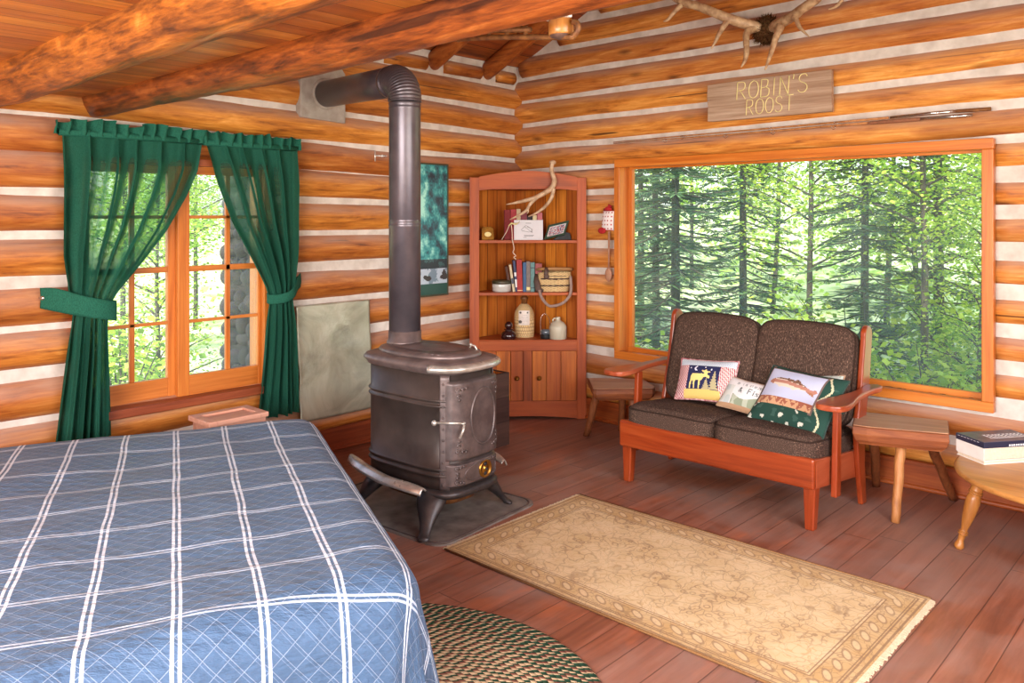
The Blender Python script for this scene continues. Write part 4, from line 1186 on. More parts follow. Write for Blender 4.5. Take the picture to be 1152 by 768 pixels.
m = MB(); m.box(-.362, .362, -.002, .022, .505, .580); m.build('counter_rail', M['cab_facex'], cab, .003)
m = MB()
bot = [(-.362, .135), (-.362, .0)] + [(lerp(-.362, .362, i / N), .004 + .020 * (1 - (2 * i / N - 1) ** 2)) for i in range(N + 1)] + [(.362, 0), (.362, .135)]
m.prism(bot[::-1], .0, .021, lambda a, b, h: (a, h, b)); m.build('bottom_rail', M['cab_facex'], cab)
def board(m, x0, x1, y0, y1, z0, z1, seed): m.rnd = (seed * .377) % 1; m.box(x0, x1, y0, y1, z0, z1)
m = MB(); board(m, -.034, .028, .0, .02, .135, .505, 3); m.build('centre_stile', M['cab_door'], cab, .001)
for x0, cuts, kx, lab in ((-.360, (-.235, -.130, -.036), -.083, None), (.030, (.135, .242, .360), .080, None)):
    m = MB(); a = x0
    for k, b in enumerate(cuts): board(m, a + .0015, b - .0015, .002, .02, .137, .503, k + (5 if x0 > 0 else 1)); a = b
    d = m.build('door', M['cab_door'], cab, .0015)
    m = MB(); m.M = Matrix.Translation((kx, .002, .307)) @ Matrix.Rotation(R(90), 4, 'X')
    m.lathe([(.006, 0), (.006, .012), (.015, .018), (.018, .026), (.013, .033), (0, .035)], 16); m.build('knob', M['brass'], d)
m = MB()
for (x0, x1, y0, y1) in ((-.36, .36, .45, .46),): m.box(-.05, -.04, .45, .46, .02, .5)
# ------------------------------------------------------------------ things on the cabinet
def cthing(name, label, cat, x, y, z, rz=0.0, group=None): return thing(name, label, cat, CL(x, y, z), CA + rz, group)
BK = {}
def book(x, y, z, w, d, h, col, label, lean=0.0, group='books in the corner cabinet', deco=None):
    t = cthing('book', label, 'book', x, y, z, 0, group); t.rotation_euler = (0, lean, CA)
    mt = plain('book_cloth_%d' % len(BK), col, .7, var=.1, scale=60); BK[len(BK)] = 1
    m = MB(); m.box(-w / 2, -w / 2 + .003, 0, d, 0, h); m.box(w / 2 - .003, w / 2, 0, d, 0, h); m.box(-w / 2, w / 2, -.003, .003, 0, h)
    m.build('cover', mt, t, .001)
    m = MB(); m.box(-w / 2 + .003, w / 2 - .003, .003, d - .006, .004, h - .004); m.build('pages', M['paper'], t)
    if deco:
        m = MB()
        for (z0, z1) in deco[1]: m.box(-w / 2 + .001, w / 2 - .001, -.0036, -.0028, h * z0, h * z1)
        m.build('spine_band', deco[0], t)
    return t
G = M['brass']
# second shelf
z = .935
book(-.128, .075, z, .020, .15, .190, (84, 48, 34), 'slim brown book leaning behind the glass jar on the second shelf', -.17)
book(-.102, .070, z, .018, .15, .205, (214, 196, 160), 'thin cream book leaning beside the glass jar on the second shelf', -.15, deco=(M['navy'], ((.3, .5),)))
book(-.080, .065, z, .018, .15, .235, (70, 76, 108), 'thin navy and white book leaning against the tall red book', -.10, deco=(M['white'], ((.15, .4), (.5, .62))))
book(-.058, .055, z, .040, .16, .240, (170, 52, 50), 'tall thick red book on the second shelf, left of the blue book', -.03, deco=(M['paint_cream'], ((.04, .06),)))
book(-.024, .06, z, .024, .15, .220, (68, 100, 140), 'slim blue book between the tall red book and the grey book')
book(.004, .06, z, .029, .15, .226, (128, 116, 112), 'grey book standing between the blue and the teal book', deco=(M['paint_cream'], ((.06, .16),)))
book(.036, .06, z, .030, .15, .220, (106, 144, 142), 'pale teal book standing right of the grey book', deco=(M['navy'], ((.8, .83), (.12, .15))))
book(.082, .08, z, .050, .15, .210, (164, 84, 82), 'dull pink book partly hidden behind the wicker creel')
# top shelf
z = 1.322
book(-.150, .13, z, .046, .15, .225, (128, 22, 24), 'dark red book at the left end of the top-shelf row')
book(-.104, .13, z, .042, .15, .228, (176, 56, 62), 'bright red book second from the left on the top shelf')
book(-.066, .13, z, .030, .15, .232, (206, 182, 146), 'cream book on the top shelf behind the white card')
book(-.026, .13, z, .046, .15, .205, (140, 66, 76), 'maroon book on the top shelf behind the white card')
book(.018, .13, z, .038, .15, .182, (52, 40, 40), 'low black book on the top shelf behind the white card')
book(.056, .13, z, .030, .15, .186, (224, 206, 160), 'pale yellow book on the top shelf behind the white card')
book(.094, .13, z, .038, .15, .205, (196, 110, 116), 'pink book at the right end of the top-shelf row')
# plaque
t = cthing('plaque', 'small brass-coloured plaque with a cream emblem at the left of the top shelf', 'plaque', -.297, .05, z, R(14)); t.rotation_euler[0] = R(-12)
m = MB(); m.prism([(-.046, 0), (.046, 0), (.046, .085), (.03, .10), (-.03, .10), (-.046, .085)], -.006, .006, lambda a, b, h: (a, -h, b)); m.build('backplate', M['brass'], t, .002)
m = MB(); m.prism([(.026 * math.cos(i * PI / 8), .042 + .018 * math.sin(i * PI / 8)) for i in range(16)], .006, .009, lambda a, b, h: (a, -h, b)); m.build('emblem', M['paint_cream'], t)
# white card with a pencilled mountain
t = cthing('greeting_card', 'white card with a faint line drawing standing on the top shelf', 'card', .005, .055, z, R(-2)); t.rotation_euler[0] = R(-9)
m = MB(); m.box(-.108, .108, -.002, .002, 0, .150); m.build('sheet', M['card'], t)
m = MB()
for pts in (((-.055, .075), (-.02, .11), (.0, .098), (.03, .078), (.022, .06)), ((-.03, .10), (.01, .07), (.03, .055)), ((-.05, .07), (.0, .06), (.03, .062)), ((-.01, .10), (.02, .085), (.025, .06))):
    m.tube([(a, -.003, b) for a, b in pts], .0012, 4)
for zz, x0, x1 in ((.034, -.035, .04), (.028, -.03, .035), (.125, -.02, .02), (.018, -.04, -.015)): m.box(x0, x1, -.0035, -.002, zz, zz + .0028)
m.build('drawing', M['ink'], t)
# green picture frame on a dark stand
t = cthing('picture_frame', 'small green picture frame propped at a tilt on the top shelf', 'frame', .118, .035, z)
Wv, Hv = Vector((.158, .03, .036)), Vector((.038, .055, .105)); Nv = Wv.cross(Hv).normalized()
def fr(a, b, h): return Wv * a + Hv * b + Nv * h
m = MB()
for q in ([(0, 0), (1, 0), (.9, .14), (.1, .14)], [(0, 1), (.1, .86), (.9, .86), (1, 1)], [(0, 0), (.1, .14), (.1, .86), (0, 1)], [(1, 0), (1, 1), (.9, .86), (.9, .14)]):
    m.prism(q, 0, .012, fr)
m.build('frame_moulding', M['greenfelt'], t)
m = MB()
def pc(u, v):
    k = n1(u * 9, v * 7, 3)
    if min(u, 1 - u) < .05 or min(v, 1 - v) < .08: return lin((236, 232, 230))
    return lin((176, 72, 84)) if k > .15 else (lin((90, 86, 120)) if k < -.2 else lin((206, 196, 200)))
m.grid(40, 28, lambda u, v: fr(.1 + .8 * u, .14 + .72 * v, .005), col=pc, smooth=False); m.build('picture', M['pattern_print'], t)
m = MB(); m.prism([(.07, 0), (.21, 0), (.20, .05), (.16, .062), (.10, .02)], .05, .075, lambda a, b, h: (a, h, b)); m.build('easel_stand', M['black'], t, .002)
# tag on red and white twine
t = cthing('twine', 'length of cream twine with a yellow tag hanging over the top-shelf edge', 'twine', -.125, .0, z)
m = MB(); m.tube([(-.07, .035, .004), (-.035, .03, .06), (-.012, .02, .115)], .003, 6)
k = curve_pts([(.0, .012, .115), (.006, .004, .06), (.008, -.006, .004), (.020, -.008, -.06), (.012, -.008, -.09), (.034, -.006, -.115), (.018, -.006, -.125), (.036, -.002, -.142)], 30); m.tube(k, .0035, 6); m.build('cord', M['twine'], t)
m = MB(); m.tube([(-.02, .008, .105), (.0, .008, .125), (.035, .01, .118), (.06, .012, .135)], [.008, .014, .012, .005], 8, flat=(1, .5)); m.build('tag', M['paint_cream'], t)
# glass jar candle
t = cthing('glass_jar', 'low round glass jar of white wax with a dark lid, left on the second shelf', 'jar', -.195, .09, .935)
m = MB(); m.lathe([(.060, .0), (.070, .008), (.072, .055), (.069, .062)], 28); m.build('jar_body', plain('jar_white', (206, 202, 194), .2, var=.05, bump=0, coat=.6), t)
m = MB(); m.lathe([(.071, .060), (.074, .063), (.074, .082), (.066, .088), (.0, .088)], 28); m.build('lid', plain('dark_green_lid', (56, 54, 38), .35, col2=(84, 70, 44)), t)
# wicker creel
def wicker_mat(name, c1, c2, s, sz):
    n = NT(name); uv = n.sep(n.coord('UV')); a = n.math('SINE', n.math('MULTIPLY', uv[0], s)); q = n.math('MULTIPLY', uv[1], sz)
    row = n.math('FLOOR', q); sg = n.math('SUBTRACT', n.math('MULTIPLY', n.math('MODULO', row, 2.0), 2.0), 1.0)
    f = n.math('MULTIPLY', a, sg); fr = n.math('FRACT', q); e = n.math('MINIMUM', fr, n.math('SUBTRACT', 1.0, fr))
    h = n.math('ADD', n.math('MULTIPLY', f, .5), n.rng(e, 0, .3, 0, .7))
    c = n.ramp(h, [(.1, lin(c2)), (.45, lin(c1)), (1.0, tuple(min(1, x * 1.15) for x in lin(c1)[:3]) + (1,))]); n.bump(h, .6, .004); return n.fin(c, .6)
M['wicker'] = wicker_mat('wicker_cane', (232, 200, 144), (168, 122, 76), 170.0, 26.0)
t = cthing('fishing_creel', 'wicker fishing creel with leather straps at the right of the second shelf', 'basket', .195, .085, .935)
m = MB()
def cre(u, v):
    a = 2 * PI * u; x, y = math.cos(a), math.sin(a); x = math.copysign(abs(x) ** .7, x); y = math.copysign(abs(y) ** .8, y)
    w = lerp(.112, .130, math.sin(v * PI * .8)); d = lerp(.066, .074, v)
    return (x * w + .006 * v, y * d * (1 if y < 0 else .75), .004 + .142 * v)
m.grid(60, 24, cre, cu=True, uv=lambda u, v: (u, v)); m.prism([cre(i / 40, 0)[:2] for i in range(40)], .004, .008); m.build('basket_body', M['wicker'], t)
m = MB(); m.prism([cre(i / 40, 1)[:2] for i in range(40)], .118, .122); m.build('dark_inside', M['black'], t)
m = MB(); tl = Matrix.Translation((0, .06, .130)) @ Matrix.Rotation(R(-9), 4, 'X') @ Matrix.Translation((0, -.06, 0)); m.M = tl
def lidp(u, v): q = cre(u, 1); return (q[0] * 1.04 * v, q[1] * 1.06 * v, .024 + .010 * (1 - v ** 2))
m.grid(60, 10, lambda u, v: lidp(u, max(.001, v)), cu=True, uv=lambda u, v: (u, v)); m.tube([lidp(i / 48, 1) for i in range(48)], .006, 6, closed=True)
o = m.build('lid', M['wicker'], t); o.modifiers.new('s', 'SOLIDIFY').thickness = .006
m = MB()
m.tube([(-.055, -.075, .185), (-.062, -.086, .150), (-.060, -.092, .115)], .018, 8, flat=(.9, .25), up=(0, 1, 0)); m.ball((-.060, -.094, .118), (.020, .008, .020))
m.tube([(-.015, -.090, .100), (.02, -.092, .096)], .013, 8, flat=(.8, .4), up=(0, 0, 1))
for zz in (.100, .050): m.tube([(x_ * 1.0, cre(.5 + .5 * (x_ + .13) / .26, zz / .146)[1] * 0 - .0755 * (1 - (abs(x_) / .15) ** 3) - .004, zz) for x_ in [-.10 + .022 * i for i in range(11)]], [.004 + .003 * (i % 2) for i in range(11)], 6)
m.build('leather_strap', M['leather'], t)
m = MB(); m.tube([(-.120, -.02, .13), (-.128, -.045, .08), (-.120, -.065, .02), (-.09, -.075, .0)], .034, 8, flat=(.7, .16), up=(0, 1, .3)); m.build('side_flap', M['leather'], t)
m = MB(); k = curve_pts([(-.112, -.085, .02), (-.10, -.098, -.03), (-.055, -.10, -.088), (-.01, -.10, -.098), (.06, -.10, -.075), (.108, -.098, -.025), (.122, -.085, .03), (.12, -.07, .12)], 40)
m.tube(k, .011, 8, flat=(1, .22), up=(0, 1, 0)); m.build('shoulder_strap', M['strap'], t)
# lower shelf: brown jar, wicker jug, lantern, cream jug
M['glaze'] = plain('brown_glaze', (54, 26, 28), .15, var=.1, bump=0, coat=.6)
t = cthing('ceramic_jar', 'squat glossy brown ceramic jar with a ball stopper on the lowest shelf', 'jar', -.143, .06, .585)
m = MB(); m.lathe([(.050, 0), (.058, .010), (.058, .032), (.048, .052), (.030, .062), (.026, .066), (.036, .070), (.036, .074), (.02, .076)], 28); m.build('jar_body', M['glaze'], t)
m = MB(); m.ball((0, 0, .101), .030, 18, 12); m.build('ball_stopper', M['glaze'], t)
t = cthing('wicker_jug', 'tall wicker-covered jug with a paper label on the lowest shelf', 'jug', -.02, .19, .585)
jp = [(.068, 0), (.075, .012), (.076, .15), (.072, .185), (.058, .215), (.036, .240), (.024, .250)]
m = MB(); m.grid(48, 40, lambda u, v: (lambda q: (q[0] * math.cos(2 * PI * u), q[0] * math.sin(2 * PI * u), q[1]))(curve_pts(jp, 40)[int(round(v * 40))]), cu=True, uv=lambda u, v: (u, v * 1.4))
m.lathe([(0, .001), (.068, .0)], 24, cap=False); m.build('wicker_cover', M['wicker'], t)
m = MB(); m.lathe([(.024, .248), (.022, .275), (.030, .285), (.030, .295), (.022, .300), (.020, .318), (0, .32)], 20); m.build('neck', plain('jug_neck', (120, 74, 36), .35), t)
m = MB()
def lb(u, v):
    for (cx, cy, r) in ((.18, .85, .075), (.80, .85, .06), (.15, .22, .11)):
        if math.hypot((u - cx) * .72, v - cy) < r: return lin((92, 82, 74))
    if .25 < u < .85 and v < .7 and (v * 9) % 1 < .22 and n1(u * 30, int(v * 9)) > -.2: return lin((178, 166, 160))
    return lin((240, 226, 214))
m.grid(30, 40, lambda u, v: (.0775 * math.sin(lerp(-.62, .50, u)), -.0775 * math.cos(lerp(-.62, .50, u)), lerp(.095, .205, v) if v < 2 else 0), col=lb); m.build('paper_label', M['pattern_print'], t)
t = cthing('candle_lantern', 'little dark glass lantern with a tall wire handle on the lowest shelf', 'lantern', .133, .07, .585)
m = MB(); m.lathe([(.034, 0), (.038, .006), (.038, .028), (.034, .034)], 20); m.build('base', M['black'], t)
m = MB(); m.lathe([(.034, .034), (.036, .045), (.036, .060), (.026, .070), (.022, .072)], 20); m.build('glass_globe', plain('smoky_glass', (96, 104, 112), .08, var=.1, bump=0, coat=.8), t)
m = MB(); m.tube(curve_pts([(-.036, 0, .02), (-.037, 0, .10), (-.034, 0, .15), (-.014, 0, .185), (.008, 0, .178), (.03, .01, .14), (.037, .012, .08), (.036, 0, .02)], 40), .0022, 6); m.build('wire_handle', M['chrome'], t)
t = cthing('stoneware_jug', 'small cream stoneware jug with a narrow neck at the right of the lowest shelf', 'jug', .225, .06, .585)
m = MB(); m.lathe([(.060, 0), (.064, .004), (.065, .085), (.063, .095), (.050, .118), (.028, .134), (.018, .138), (.017, .152), (.020, .158), (.015, .163), (0, .163)], 32)
m.build('jug_body', plain('cream_stoneware', (206, 196, 172), .3, var=.05, bump=0, coat=.3), t)
m = MB(); m.tube([(-.014, 0, .15), (-.03, 0, .152), (-.038, 0, .14), (-.036, 0, .125)], .006, 8); m.build('handle', plain('cream_handle', (206, 196, 172), .3, var=.05, bump=0), t)

# bleached antler hung over the cabinet top
t = cthing('shed_antler', 'single bleached antler hung over the top of the corner cabinet', 'antler', .18, -.03, 1.83)
def cp(px, py, y): return ((px - 595) * .00652 - .18, y + .03, 1.5 + (243 - py) * .00652 - 1.83)
m = MB()
def branch(m, keys, n=26):
    k = curve_pts([(*cp(a, b, y), r) for a, b, y, r in keys], n); m.tube([q[:3] for q in k], [max(.002, q[3] * (1 + .07 * n1(i * .9, a_))) for i, q in enumerate(k)], 10)
m.ball(cp(622.3, 182.5, -.03), (.026, .022, .018), 12, 8)
branch(m, [(622, 183, -.03, .015), (621, 192, -.035, .016), (624, 203, -.045, .018), (621, 211, -.05, .020), (611, 218, -.05, .018), (600, 223, -.05, .015), (585, 227, -.045, .012), (570, 230, -.04, .003)])
branch(m, [(607, 220, -.05, .014), (598, 228, -.045, .013), (592, 237, -.04, .011), (582, 243, -.035, .008), (574, 247, -.03, .003)])
branch(m, [(594, 233, -.045, .009), (594.5, 238, -.05, .006), (593, 240, -.05, .003)], 8)
branch(m, [(623, 212, -.048, .016), (621, 222, -.035, .014), (614, 232, -.02, .012), (605, 239, -.005, .009), (595, 243.5, .0, .004)])
m.build('antler_beam', M['bone_pale'], t)
# ------------------------------------------------------------------ things on the walls
# big antlers over the window
t = thing('mounted_antlers', 'pair of branching antlers on a furry skull plate high above the picture window', 'antlers', (2.17, -.06, 2.65))
O = Vector((2.17, -.06, 2.65))
def horn(m, keys, n=30):
    k = curve_pts(keys, n); m.tube([Vector(q[:3]) - O for q in k], [max(.003, q[3] * (1 + .06 * n1(i * .8, q[3] * 99))) for i, q in enumerate(k)], 12)
m = MB()
horn(m, [(2.150, -.10, 2.655, .036), (2.105, -.14, 2.679, .034), (2.047, -.20, 2.70, .033), (1.994, -.26, 2.726, .030), (1.824, -.32, 2.816, .027), (1.722, -.34, 2.859, .026), (1.572, -.30, 2.974, .022), (1.50, -.25, 3.08, .012), (1.48, -.22, 3.14, .004)])
horn(m, [(1.735, -.34, 2.852, .022), (1.676, -.36, 2.795, .014), (1.640, -.375, 2.752, .010), (1.612, -.38, 2.745, .004)], 14)
horn(m, [(2.00, -.25, 2.722, .022), (1.962, -.29, 2.638, .015), (1.935, -.30, 2.58, .010), (1.912, -.31, 2.538, .003)], 16)
horn(m, [(2.115, -.13, 2.668, .030), (2.094, -.20, 2.622, .022), (2.124, -.26, 2.499, .017), (2.125, -.285, 2.44, .012), (2.108, -.30, 2.400, .004)], 20)
m.build('left_antler', M['bone'], t)
m = MB()
horn(m, [(2.215, -.10, 2.650, .036), (2.262, -.14, 2.661, .034), (2.372, -.20, 2.674, .031), (2.479, -.26, 2.702, .028), (2.589, -.30, 2.74, .025), (2.70, -.32, 2.83, .020), (2.76, -.30, 2.93, .012), (2.78, -.28, 3.0, .004)])
horn(m, [(2.66, -.32, 2.79, .016), (2.712, -.31, 2.75, .013), (2.712, -.29, 2.704, .011), (2.671, -.28, 2.672, .009), (2.631, -.28, 2.664, .004)], 16)
horn(m, [(2.265, -.14, 2.66, .030), (2.302, -.18, 2.636, .024), (2.290, -.22, 2.56, .019), (2.279, -.25, 2.479, .015), (2.262, -.30, 2.366, .005)], 20)
horn(m, [(2.385, -.205, 2.674, .022), (2.425, -.25, 2.655, .016), (2.466, -.28, 2.587, .011), (2.530, -.30, 2.521, .003)], 16)
m.build('right_antler', M['bone'], t)
m = MB(); rg = random.Random(5)
m.grid(28, 18, lambda u, v: (lambda a, b: (.085 * math.sin(b) * math.cos(a) * (1 + .25 * n1(a * 2, b * 3)), -.025 + .055 * math.sin(b) * math.sin(a) * (1 + .3 * n1(a * 3, b * 3, 4)), .085 * math.cos(b) * (1 + .2 * n1(a, b * 2, 8))))(2 * PI * u, max(.01, PI * v)), cu=True)
for _ in range(520):
    a, b = rg.uniform(PI, 2 * PI), rg.uniform(.15, PI - .15); p = Vector((.08 * math.sin(b) * math.cos(a), -.025 + .055 * math.sin(b) * math.sin(a), .08 * math.cos(b)))
    d = (p * 1.0 + Vector((rg.gauss(0, .04), rg.gauss(-.02, .03), rg.gauss(0, .04)))).normalized() * rg.uniform(.02, .04); m.rnd = rg.random()
    s = Vector((rg.gauss(0, 1), rg.gauss(0, 1), rg.gauss(0, 1))).normalized() * .004; m._add([p - s, p + s, p + d], [(0, 1, 2)], False)
m.build('furry_skull_plate', M['fur'], t)

# painted board sign
SX0, SX1, SZB, SZT = 1.772, 2.578, 2.113, 2.356
t = thing('board_sign', 'weathered plank sign with hand-painted cream lettering hung beneath the antlers', 'sign', (1.772, -.06, 2.113))
m = MB(); m.prism([(0, .003), (.02, .0), (.81, -.002), (.806, .243), (.3, .246), (.0, .238), (-.004, .15), (.003, .10)], -.048, -.012, lambda a, b, h: (a, h, b)); m.build('plank', M['sign'], t, .003)
GLY = {'R': [[(0, 0), (.02, 1)], [(.02, 1), (.5, .98), (.62, .78), (.5, .56), (.03, .5)], [(.25, .52), (.68, 0)]],
       'O': [[(.36, 1), (.1, .85), (0, .5), (.1, .14), (.36, 0), (.64, .14), (.74, .5), (.64, .85), (.36, 1)]],
       'B': [[(0, 0), (.03, 1)], [(.03, 1), (.46, .95), (.5, .72), (.38, .55), (.03, .52)], [(.38, .55), (.62, .4), (.6, .12), (.4, .0), (0, 0)]],
       'I': [[(.05, 0), (.07, 1)]], 'N': [[(0, 0), (.03, 1)], [(.03, 1), (.62, 0)], [(.62, 0), (.66, 1)]], "'": [[(.08, 1.05), (.03, .78)]],
       'S': [[(.62, .85), (.45, 1), (.15, .95), (.05, .75), (.2, .58), (.5, .46), (.64, .26), (.5, .04), (.2, 0), (0, .14)]],
       'T': [[(0, 1), (.74, 1)], [(.37, 1), (.36, 0)]], 'E': [[(0, 0), (0, 1)], [(0, 1), (.55, 1)], [(0, .52), (.45, .52)], [(0, 0), (.58, 0)]], '&': [[(.6, 0), (.15, .75), (.3, 1), (.42, .8), (.05, .25), (.2, 0), (.55, .4)]],
       'F': [[(0, 0), (0, 1)], [(0, 1), (.5, 1)], [(0, .52), (.4, .52)]], 'i': [[(0, 0), (0, .6)], [(0, .8), (0, .84)]], 's': [[(.35, .55), (.1, .6), (.05, .42), (.32, .25), (.3, .03), (.0, .03)]], 'h': [[(0, 0), (0, 1)], [(0, .45), (.2, .6), (.38, .45), (.38, 0)]]}
ADV = {'I': .30, "'": .22, 'i': .16, 's': .5, 'h': .52}
def text_strokes(m, s, x0, z0, h, wfac, fn, r, slant=0.0, sp=.20, rise=0.0):
    x = 0.0
    for ch_ in s:
        for st_ in GLY.get(ch_, []):
            k = curve_pts(st_, len(st_) * 5) if len(st_) > 2 else st_
            m.tube([fn(x0 + (x + a + slant * b) * h * wfac, z0 + b * h + rise * (x + a)) for a, b in k], r, 6, flat=(1, .5))
        x += ADV.get(ch_, .74) + sp
    return x
m = MB()
text_strokes(m, "ROBIN'S", .208, .122, .108, .80, lambda a, b: (a, -.0495, b), .0056, .06, .19, .0012)
text_strokes(m, 'ROOST', .272, .020, .094, .72, lambda a, b: (a, -.0495, b), .0048, .05, .20, .0012)
m.build('lettering', M['paint_cream'], t)

# two fishing rods lying on nails above the window
def rod(name, label, pts, y, grip, seat, tail):
    t = thing(name, label, 'fishing rod', (pts[0][0], y, pts[0][1])); o = Vector((pts[0][0], y, pts[0][1]))
    V = lambda x, z: Vector((x, y, z)) - o
    m = MB(); n = len(pts); m.tube([V(*p) for p in pts], [lerp(.003, .0072, i / (n - 1)) for i in range(n)], 8); m.build('blank', M['benchleg'], t)
    m = MB(); m.tube([V(*grip[0]), V(grip[0][0] + .02, grip[0][1])] + [V(*q) for q in grip[1:]], [.006, .0095] + [.0105] * (len(grip) - 1), 12); m.build('grip', M['rust'] if tail else plain('cork_grip', (140, 88, 60), .85, scale=80, bump=.2), t)
    m = MB(); m.tube([V(*q) for q in seat], .0082, 12); m.build('reel_seat', M['chrome'], t)
    m = MB()
    for k in range(1, n - 1):
        p = V(*pts[k]); m.tube([p + Vector((.012 * math.cos(a), -.006, -.010 + .012 * math.sin(a))) for a in [i * PI / 5 for i in range(10)]], .0015, 5, closed=True)
    m.build('line_guide', M['chrome'], t)
rod('fishing_rod', 'cork-gripped fishing rod with silver butt, lower of the two above the window', [(1.016, 2.018), (1.45, 2.020), (1.9, 2.021), (2.22, 2.022), (2.59, 2.027), (2.80, 2.028)], -.10, [(2.78, 2.027), (2.9, 2.027), (3.06, 2.028)], [(3.06, 2.028), (3.20, 2.0275), (3.313, 2.027)], 0)
rod('fishing_rod', 'fishing rod with a tapering brown butt, the upper of the two above the window', [(1.005, 2.029), (1.574, 2.036), (2.2, 2.042), (2.6, 2.046), (2.892, 2.049)], -.088, [(3.22, 2.055), (3.314, 2.053), (3.396, 2.053)], [(2.90, 2.049), (3.10, 2.055), (3.23, 2.055)], 1)
m = MB()
for x, z in ((1.25, 2.010), (2.02, 2.012), (2.72, 2.014), (3.02, 2.012)): pass

# wooden spoon dressed with a cloth pot holder
t = thing('wooden_spoon', 'hanging wooden spoon dressed in red and white cloth beside the picture window', 'spoon', (.955, -.06, 1.02))
m = MB(); m.tube([(.0, -.014, .10), (.002, -.014, .20), (.004, -.014, .37)], [.006, .0065, .009], 10)
m.grid(20, 12, lambda u, v: (.030 * math.sin(PI * v) ** .7 * math.cos(2 * PI * u), -.016 + .010 * math.sin(PI * v) ** .7 * math.sin(2 * PI * u), .002 + .112 * v), cu=True); m.build('spoon', plain('spoon_wood', (176, 128, 100), .6, col2=(150, 100, 76)), t)
m = MB()
def cl(u, v):
    if v > .96 or v < .04: return lin((180, 40, 44))
    a, b = (u * 4) % 1 - .5, (v * 5) % 1 - .5
    return lin((176, 70, 70)) if a * a + b * b < .05 else lin((236, 224, 222))
m.grid(30, 30, lambda u, v: (lerp(-.052, .052, u) * lerp(1.0, .92, v) + .012 * (v - .5), -.022 - .022 * (math.sin(PI * u) * math.sin(PI * v)) ** .5, .375 + .145 * v), col=cl)
m.grid(30, 30, lambda u, v: (lerp(.052, -.052, u) * lerp(1.0, .92, v) + .012 * (v - .5), -.012 + .006 * (math.sin(PI * u) * math.sin(PI * v)) ** .5, .375 + .145 * v), col=lambda u, v: lin((236, 224, 222)))
m.build('patterned_cloth', M['pattern_cloth'], t)
M['redcloth'] = plain('red_cloth', (176, 26, 32), .85, var=.12, scale=60)
m = MB(); m.tube([(-.03, -.025, .525), (.0, -.03, .535), (.035, -.025, .528)], [.010, .016, .010], 8); m.tube([(.01, -.02, .53), (.012, -.025, .56), (.03, -.025, .545)], .010, 8); m.build('red_top_frill', M['redcloth'], t)
m = MB(); m.ball((-.048, -.03, .375), (.036, .014, .024)); m.build('red_patch', M['redcloth'], t)

# framed print of a misty green forest stream
t = thing('framed_print', 'tall teal forest-stream print in a thin frame, half hidden behind the stovepipe', 'picture', (.052, -1.325, .928))
def post(u, v):
    k = n1(u * 5, v * 9, 2) + .6 * n1(u * 13, v * 20, 5) + .35 * n1(u * 40, v * 60, 7); ray = math.exp(-((u - .30 - .10 * (v - .5)) / .22) ** 2)
    if v < .085: return lin((28, 74, 66))
    if v < .20:
        f = n1(u * 9, v * 26, 1)
        if v < .20 - .10 * abs(math.sin(u * 9 + 1)) * (f > -.1) and f > .05 and u > .45: return lin((52, 44, 46))
        return lin((188, 200, 214)) if k > -.25 else lin((120, 140, 156))
    if v < .27: return lin((30, 40, 50)) if k < .25 else lin((52, 88, 92))
    b = .48 + .75 * k + .40 * ray - .15 * (v > .86)
    c0, c1_, c2_ = (26, 36, 52), (44, 136, 140), (176, 236, 220)
    c = [lerp(p, q, min(1, max(0, b / .55))) for p, q in zip(c0, c1_)] if b < .55 else [lerp(p, q, min(1, (b - .55) / .55)) for p, q in zip(c1_, c2_)]
    return lin(c)
m = MB(); m.grid(110, 180, lambda u, v: (.024, .012 + .466 * u, .012 + .926 * v), col=post, smooth=False); m.build('print', M['pattern_print'], t)
m = MB(); m.box(.0, .023, .004, .486, .004, .946); m.build('backing', M['black'], t)
m = MB(); m.box(.0, .028, 0, .012, 0, .95); m.box(.0, .028, .478, .49, 0, .95); m.box(.0, .028, .012, .478, 0, .012); m.box(.0, .028, .012, .478, .938, .95)
m.build('frame_moulding', plain('dark_olive_frame', (72, 66, 44), .5), t, .002)
m = MB(); text_strokes(m, 'ER', .105, .590, .074, .95, lambda a, b: (.0245, a, b), .0035, 0, .18); m.build('lettering', M['black'], t)

# iron swing arm with a wooden drum beneath the loft edge
t = thing('iron_swing_arm', 'rusty iron arm with a hooked end and wooden drum fixed behind the second ceiling beam', 'hanging bracket', (2.93, -3.0, 2.0))
m = MB()
k = [(-.62, -.06, .105), (-.52, -.02, .092), (-.25, 0, .062), (.02, .0, .022), (.045, .0, .022), (.062, .0, .036), (.060, .0, .056), (.045, .0, .062)]
m.tube(curve_pts(k, 40), .009, 8); m.build('hooked_rod', M['rust'], t)
m = MB(); m.tube([(-.60, -.055, .12), (-.50, -.02, .108), (-.35, -.0, .098), (-.12, 0, .066)], .009, 7)
for x in (-.44, -.34, -.30, -.22, -.14): m.bar((x, 0, .075 - .10 * (x + .44)), (x, 0, .115 - .12 * (x + .44)), .010, .008, (0, 1, 0))
m.tube([(-.28, 0, .085), (-.25, 0, .098), (-.22, 0, .085)], .006, 6); m.build('link_bar', M['rust'], t)
m = MB(); m.lathe([(.034, .030), (.037, .033), (.037, .072), (.033, .076), (0, .076)], 28, (0, 0, 0)); m.build('wooden_drum', M['tableleg'], t)
m = MB(); m.lathe([(0, .016), (.010, .018), (.030, .025), (.033, .031)], 24, (0, 0, 0), cap=False); m.build('drum_hub', M['leather'], t)
m = MB(); m.box(-.045, .042, -.105, .0, .076, .098); m.build('pale_mounting_block', M['whitepaper'], t, .002)

